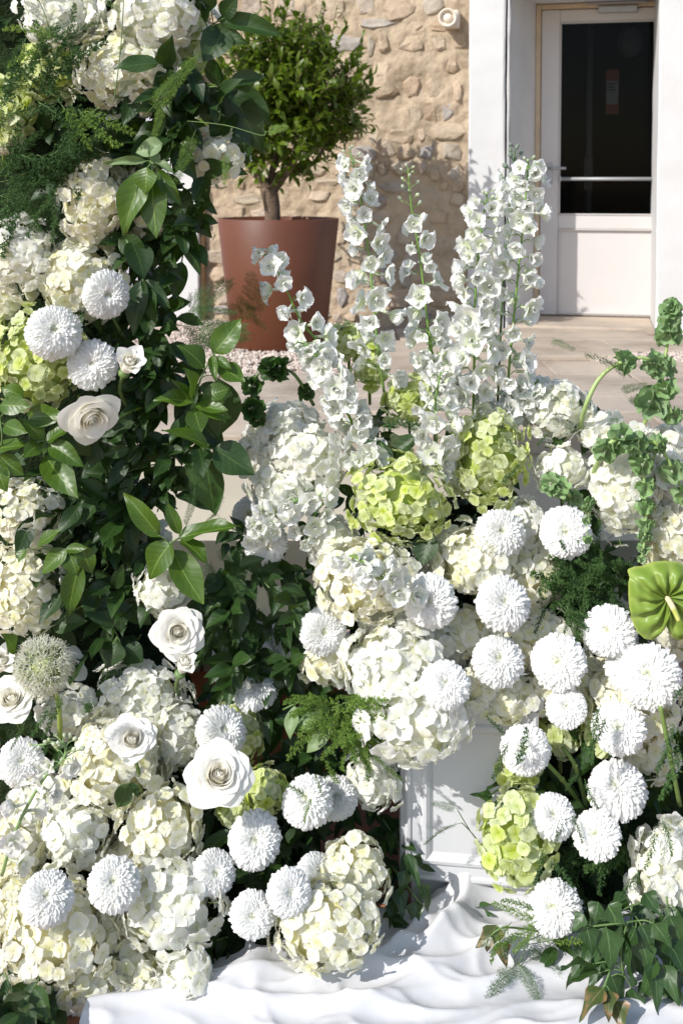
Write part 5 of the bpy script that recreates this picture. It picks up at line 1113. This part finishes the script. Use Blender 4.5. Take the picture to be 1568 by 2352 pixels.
for k in range(17):
    x_ = rnd.uniform(1340, 1570); y_ = rnd.uniform(2070, 2270); a_ = rnd.uniform(1.0, 2.2); l_ = rnd.uniform(65, 105); d_ = rnd.uniform(-.04, .06); lv_.append((x_, y_, x_ + l_ * math.cos(a_), y_ + l_ * math.sin(a_), rnd.uniform(46, 74), d_, d_ - .02))
spray([[(1570, 2050, .05), (1450, 2080), (1350, 2130)], [(1530, 2060), (1540, 2160), (1550, 2260)], [(1450, 2080), (1440, 2180), (1420, 2270)]], 2.18, lv_, 'thick curtain of ivy leaves hanging behind the large trail', M_IVY, 'ivy', GI)
spray([[(1400, 2230, .02), (1385, 2270)]], 2.10, [(1385, 2268, 1326, 2342, 66), (1400, 2275, 1392, 2335, 52), (1412, 2300, 1428, 2366, 70)], 'withered browned ivy leaves at the end of the trail', M_IVYB, 'ivy', GI)
spray([[(1240, 2140, .06), (1160, 2130), (1125, 2150)]], 2.24, [(1140, 2125, 1115, 2196, 58), (1130, 2150, 1090, 2178, 44), (1150, 2165, 1160, 2215, 50)], 'browned ivy sprig under the lowest pedestal chrysanthemum', M_IVYB, 'ivy', GI)
spray([[(1230, 1830, .05), (1160, 1810), (1120, 1830)]], 2.42, [(1170, 1800, 1120, 1800, 40), (1130, 1830, 1082, 1822, 30), (1190, 1815, 1130, 1850, 46), (1160, 1780, 1200, 1810, 40)], 'green leaves above the hanging lime hydrangea', M_IVY, 'ivy', GI)
spray([[(1060, 2110, .06), (1090, 2085)]], 2.42, [(1080, 2090, 1130, 2074, 30), (1095, 2090, 1130, 2100, 30)], 'toothed dark leaf on the cloth against the pedestal', M_IVY, 'ivy', GI)
spray([[(1000, 1230, .1), (985, 1245)]], 2.50, [(985, 1225, 968, 1300, 56), (960, 1000, 880, 1060, 40, .1, .1), (870, 1010, 850, 1080, 70, .08, .06)], 'dark toothed leaves under the lime hydrangeas', M_LEAFD, group=GS)

# sprigs that fill the dark between the flowers
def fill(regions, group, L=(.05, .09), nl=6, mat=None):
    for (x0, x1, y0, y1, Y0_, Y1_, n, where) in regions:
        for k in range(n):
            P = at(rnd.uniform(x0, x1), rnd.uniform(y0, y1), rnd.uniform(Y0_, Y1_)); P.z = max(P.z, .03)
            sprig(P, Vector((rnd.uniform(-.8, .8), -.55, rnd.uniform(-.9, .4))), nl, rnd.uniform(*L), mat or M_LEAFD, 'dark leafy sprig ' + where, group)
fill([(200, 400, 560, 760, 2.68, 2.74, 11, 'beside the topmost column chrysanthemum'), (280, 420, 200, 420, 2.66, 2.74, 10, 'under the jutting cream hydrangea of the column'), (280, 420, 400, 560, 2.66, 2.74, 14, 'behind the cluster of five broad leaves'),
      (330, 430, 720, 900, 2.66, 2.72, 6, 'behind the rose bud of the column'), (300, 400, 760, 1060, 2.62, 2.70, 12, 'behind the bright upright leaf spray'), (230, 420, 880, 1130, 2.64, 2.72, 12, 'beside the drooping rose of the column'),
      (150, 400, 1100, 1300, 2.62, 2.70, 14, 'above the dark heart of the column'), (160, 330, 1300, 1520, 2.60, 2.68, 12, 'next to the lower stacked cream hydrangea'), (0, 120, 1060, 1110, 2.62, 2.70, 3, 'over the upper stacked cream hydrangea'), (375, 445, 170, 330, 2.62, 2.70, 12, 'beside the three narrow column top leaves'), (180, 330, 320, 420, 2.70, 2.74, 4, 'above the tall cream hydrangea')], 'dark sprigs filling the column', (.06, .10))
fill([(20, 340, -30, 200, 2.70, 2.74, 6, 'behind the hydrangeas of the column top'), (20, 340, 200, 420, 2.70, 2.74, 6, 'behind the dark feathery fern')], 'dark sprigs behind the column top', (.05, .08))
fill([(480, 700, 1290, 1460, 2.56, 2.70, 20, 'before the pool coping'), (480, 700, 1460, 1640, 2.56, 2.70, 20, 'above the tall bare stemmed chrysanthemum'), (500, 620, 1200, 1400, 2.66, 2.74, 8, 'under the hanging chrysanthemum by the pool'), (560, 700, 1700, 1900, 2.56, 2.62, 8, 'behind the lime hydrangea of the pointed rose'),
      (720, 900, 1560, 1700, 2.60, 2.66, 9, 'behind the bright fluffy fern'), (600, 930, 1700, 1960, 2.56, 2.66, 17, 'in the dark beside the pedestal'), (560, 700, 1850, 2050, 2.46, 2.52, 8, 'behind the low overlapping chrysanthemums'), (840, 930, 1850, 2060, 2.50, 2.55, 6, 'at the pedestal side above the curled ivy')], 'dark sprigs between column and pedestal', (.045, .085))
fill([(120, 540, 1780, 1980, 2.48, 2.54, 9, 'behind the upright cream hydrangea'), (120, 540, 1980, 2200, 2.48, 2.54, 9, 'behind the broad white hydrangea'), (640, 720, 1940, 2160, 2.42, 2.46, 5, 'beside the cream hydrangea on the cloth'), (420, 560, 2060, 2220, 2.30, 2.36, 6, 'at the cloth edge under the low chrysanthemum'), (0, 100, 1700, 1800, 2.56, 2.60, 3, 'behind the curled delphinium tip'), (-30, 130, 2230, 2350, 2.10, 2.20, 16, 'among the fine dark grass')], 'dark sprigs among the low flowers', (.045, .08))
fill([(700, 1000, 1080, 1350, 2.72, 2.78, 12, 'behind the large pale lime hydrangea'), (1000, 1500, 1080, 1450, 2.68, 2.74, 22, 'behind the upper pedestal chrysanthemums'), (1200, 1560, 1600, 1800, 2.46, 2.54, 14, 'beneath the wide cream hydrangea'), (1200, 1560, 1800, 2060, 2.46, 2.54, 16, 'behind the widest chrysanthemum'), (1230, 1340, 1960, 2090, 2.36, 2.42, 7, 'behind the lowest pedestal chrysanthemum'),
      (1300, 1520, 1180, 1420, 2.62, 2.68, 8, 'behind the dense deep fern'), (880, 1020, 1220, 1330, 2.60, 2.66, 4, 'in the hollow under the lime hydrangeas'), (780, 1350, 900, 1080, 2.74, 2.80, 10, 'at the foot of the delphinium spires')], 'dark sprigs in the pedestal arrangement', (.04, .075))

# ------------------------------------------------------------------ fern fronds
def ferns(lst, Y, kind, label, group, wide=1.0, jit=.03):
    for (x0, y0, x1, y1) in lst:
        fern(at(x0, y0, Y + rnd.uniform(-jit, jit)), at(x1, y1, Y + rnd.uniform(-jit, jit) - .03), kind, label, group, wide)
def tuft(cx_, cy_, n, lmin, lmax, a0, a1, sx, sy):
    out = []
    for _ in range(n):
        a = rnd.uniform(a0, a1); l = rnd.uniform(lmin, lmax); x = cx_ + rnd.uniform(-sx, sx); y = cy_ + rnd.uniform(-sy, sy); out.append((x, y, x + l * math.cos(a), y + l * math.sin(a)))
    return out
ferns(tuft(85, 170, 26, 70, 130, -2.6, 2.6, 80, 100), 2.50, 'pd', 'feathery fern veiling the yellow lime hydrangeas', 'fern over the column top', jit=.05)
ferns(tuft(75, 400, 34, 70, 140, -1.2, 2.6, 85, 80), 2.54, 'pd', 'dark feathery fern beside the tall cream hydrangea', 'dark fern mass on the column', jit=.05)
ferns([(180, 250, 260, 330), (200, 255, 305, 285), (150, 240, 215, 330), (230, 250, 160, 310), (130, 90, 20, 40), (100, 110, 30, 150)], 2.46, 'pb', 'light green fern tip under the cream hydrangea', 'light fern tips on the column', .9)
for k, (A, B, lab) in enumerate([((330, 260), (445, 140), 'bright fern frond rising before the dark column leaves'), ((455, 300), (400, 420), 'bright fern frond over the jutting cream hydrangea'), ((610, 300), (655, 290), 'bright fern tip at the end of a long bare stalk'), ((525, 345), (515, 420), 'small bright fern tip hanging over cream florets'), ((380, 240), (350, 320), 'narrow fern frond beside the cream hydrangea')]):
    fern(at(*A, 2.47), at(*B, 2.45), 'b', lab, 'single bright fronds', .75 if k != 2 else 1.6, v=1, stem=[(430, 278, 2.50), (520, 288, 2.48), (600, 311, 2.47)] if k == 2 else None)
for (A, B, lab) in [((120, 90), (85, -10), 'thin dark fern runner over the cream white hydrangea'), ((262, 235), (285, -10), 'thin dark fern runner crossing two hydrangeas')]:
    P0 = at(A[0], A[1], 2.44); root = empty('fern_runner', P0, lab, 'fern runner', 'thin fern runners'); mb = MB(); pts = smooth_path([Vector((0, 0, 0)), at((A[0] + B[0]) / 2 + 4, (A[1] + B[1]) / 2, 2.43) - P0, at(B[0], B[1], 2.43) - P0], 5); mb.tube(pts, .0013, 6); obj('stem', mb.mesh('stem', M_GSTEM), root)
    for k in range(5):
        p = pts[2 * k]; q = obj('frond', FERN['d'][1][0], root, TRS(p, frame(facing(P0, 0, 0), rnd.uniform(-2.2, 2.2)), .045)); q['kind'] = 'stuff'
ferns(tuft(420, 760, 6, 90, 150, -.9, .6, 30, 40), 2.60, 'd', 'wispy fern beside the shaded hydrangea and rose bud', 'wispy fern at the column side', jit=.04)
ferns([(470, 1280, 510, 1380), (455, 1320, 470, 1430), (480, 1350, 500, 1480), (470, 1200, 530, 1150), (500, 1180, 545, 1240), (440, 1360, 490, 1450), (520, 1300, 560, 1400), (500, 1400, 480, 1520), (450, 1120, 430, 1200), (420, 1070, 470, 1130), (560, 1380, 600, 1480), (540, 1250, 520, 1340), (500, 1250, 540, 1330), (560, 1330, 540, 1450), (600, 1400, 560, 1500), (480, 1420, 520, 1530), (530, 1450, 500, 1560), (590, 1300, 640, 1390), (610, 1450, 660, 1530)], 2.56, 'd', 'dark drooping fern in the gap before the pool', 'drooping fern before the pool', .8, .06)
ferns([(560, 700, 520, 740), (560, 690, 600, 760), (580, 740, 545, 690), (600, 730, 560, 640)], 2.66, 'r', 'brownish fern tuft in front of the terracotta planter', 'brownish fern tufts', 1.0)
ferns(tuft(815, 1655, 60, 50, 105, -.6, 3.7, 88, 46), 2.38, 'pb', 'bright fluffy fern under the pure white hydrangea', 'bright fluffy fern', 1.0, .05)
ferns([(880, 1660, 985, 1730), (730, 1620, 690, 1600), (850, 1720, 920, 1790)], 2.34, 'pb', 'slim fern frond reaching from the bright fluffy fern', 'slim bright fronds', .5)
ferns(tuft(1335, 1330, 52, 45, 95, -3.1, 3.1, 75, 58), 2.50, 'pd', 'dense deep green fern beside the anthurium', 'dense deep fern', 1.1, .05)
ferns(tuft(1300, 1400, 8, 60, 110, .2, 2.2, 60, 20), 2.44, 'pd', 'deep green fern hanging over the yellow cream hydrangea', 'fern above the yellow cream head', 1.0, .03)
ferns([(1290, 920, 1240, 900), (1450, 870, 1365, 795), (1470, 830, 1410, 800), (1430, 910, 1510, 950), (1420, 905, 1480, 880), (1310, 960, 1270, 940), (1340, 1000, 1290, 960), (1260, 780, 1310, 798), (1530, 780, 1570, 740), (1390, 960, 1440, 970)], 2.56, 'd', 'wispy dark fern against the paving', 'wispy fern against the paving', .8)
ferns([(1150, 1110, 1195, 1080), (1230, 1030, 1260, 1000), (960, 990, 920, 970), (870, 990, 950, 960)], 2.52, 'pd', 'short fern tip between lime and white heads', 'short fern tips in the arrangement', 1.0)
ferns([(1160, 1690, 1130, 1650), (1165, 1700, 1120, 1780), (1180, 1760, 1230, 1690), (1390, 1650, 1370, 1720), (1380, 1620, 1330, 1740), (1340, 1790, 1360, 1860), (1290, 1860, 1270, 1930), (1310, 1870, 1345, 1930), (1330, 1780, 1290, 1800), (1340, 1700, 1345, 1760)], 2.26, 'pd', 'fern frond lying across the chrysanthemums beside the panel', 'fern across chrysanthemums', .8)
ferns(tuft(1420, 1960, 12, 80, 150, .3, 3.3, 70, 50), 2.36, 'pd', 'deep fern among the stems above the ivy', 'fern above the ivy', .9, .04)
ferns([(1540, 1650, 1520, 1780), (1555, 1700, 1540, 1840), (1500, 1900, 1480, 1990), (1520, 1880, 1550, 1960), (1545, 1610, 1568, 1560), (1470, 2000, 1430, 2080), (1250, 1950, 1230, 2020), (1260, 1980, 1300, 2030)], 2.20, 'pd', 'fern spray before the tall white hydrangea', 'fern before the tall white head', .8)
for (A, B, lab) in [((1060, 1890), (965, 1920), 'fern frond standing out before the pedestal panel'), ((1050, 1860), (1000, 1840), 'short fern frond crossing the panel above another')]:
    fern(at(*A, 2.38), at(*B, 2.36), 'd', lab, 'fronds before the panel', 1.1, v=1, stem=[(1100, 1935, 2.42), (1080, 1910, 2.40)])
ferns([(1240, 2120, 1130, 2090), (1250, 2130, 1150, 2180), (1230, 2140, 1180, 2200), (1220, 2150, 1330, 2150), (1230, 2100, 1160, 2060), (1180, 2120, 1120, 2200)], 2.22, 'pb', 'green fern frond under the lowest pedestal chrysanthemum', 'fern on the cloth edge', .8)
for (A, B, lab) in [((1200, 2170), (1300, 2240), 'thin fern frond lying on the cloth below the ivy'), ((1190, 2215), (1100, 2290), 'thin fern frond lying on the cloth pointing away from the ivy'), ((1180, 2200), (1240, 2300), 'thin fern frond lying lowest on the cloth')]:
    a_, b_ = on_z(*A, .045), on_z(*B, .035); fern(a_, b_, 'd', lab, 'fronds lying on the cloth', .9, nh=Vector((0, -.3, 1)), v=1, stem=[(1225, 2130, 2.24)])
ferns([(700, 1835, 650, 1800), (720, 1830, 690, 1880), (740, 1830, 720, 1790), (780, 1800, 740, 1770)], 2.26, 'pb', 'fern frond lying over the needle dusted chrysanthemum', 'fern over a chrysanthemum', .7)
ferns([(10, 2230, 40, 2180), (0, 2250, 70, 2210), (-10, 2200, 30, 2260), (120, 1620, 60, 1700), (150, 1600, 110, 1690), (60, 1660, 20, 1720), (200, 1640, 215, 1600)], 2.24, 'pd', 'dark fern between the cream roses and low hydrangeas', 'fern among the low flowers', .7)

# thick flower stems seen beside the pedestal, belonging to cut flowers whose heads stand above
for (pts, lab) in [([(1290, 1715, .02), (1320, 1760), (1345, 1850, .04)], 'thick green stalk beneath the shaded lime hydrangea'), ([(1230, 1730, 0), (1290, 1790, .0), (1340, 1860, .05)], 'slanting green stalk behind the panel side chrysanthemum'), ([(1515, 1620, -.1), (1535, 1720, -.08), (1560, 1850, -.02)], 'dark knotted stalk before the wide cream hydrangea'), ([(1350, 1830, -.02), (1430, 1960, .0), (1490, 2080, .05)], 'long slanting stalk above the ivy')]:
    P0 = at(pts[0][0], pts[0][1], 2.38); r_ = empty('flower_stalk', P0, lab, 'stalk', 'bare stalks beside the pedestal'); mb = MB(); mb.tube(smooth_path([at(q[0], q[1], 2.38 + (q[2] if len(q) > 2 else 0)) - P0 for q in pts], 5), .0048, 8, (.16, .24, .06)); obj('stalk', mb.mesh('stalk', M_STEM), r_)
    nd = MB(); p_ = at(pts[1][0], pts[1][1], 2.38) - P0; nd.lathe([(0, -.007), (.0058, -.004), (.0062, 0), (.0058, .004), (0, .007)], 8, (.18, .22, .07), Matrix.Translation(p_)); obj('node', nd.mesh('node', M_STEM), r_)
# fine grass blades at the foot of the column
gv_ = []; gf_ = []
for k in range(160):
    a = at(rnd.uniform(-40, 120), rnd.uniform(2300, 2370), rnd.uniform(2.10, 2.2)); a.z = max(.0, a.z - .03); d = Vector((rnd.uniform(-.5, .5), rnd.uniform(-.4, .2), rnd.uniform(.5, 1))).normalized() * rnd.uniform(.05, .11); s_ = Vector((.0012, 0, 0)); b = len(gv_)
    gv_ += [a - s_, a + s_, a + d * .6 + s_ * .7, a + d * .6 - s_ * .7, a + d + Vector((0, 0, -.012))]; gf_ += [(b, b + 1, b + 2, b + 3), (b + 3, b + 2, b + 4)]
gg = obj('grass', mesh('grass', gv_, gf_, M_FERND, False)); prop(gg, 'fine dark grass at the foot of the column', 'grass', kind='stuff')
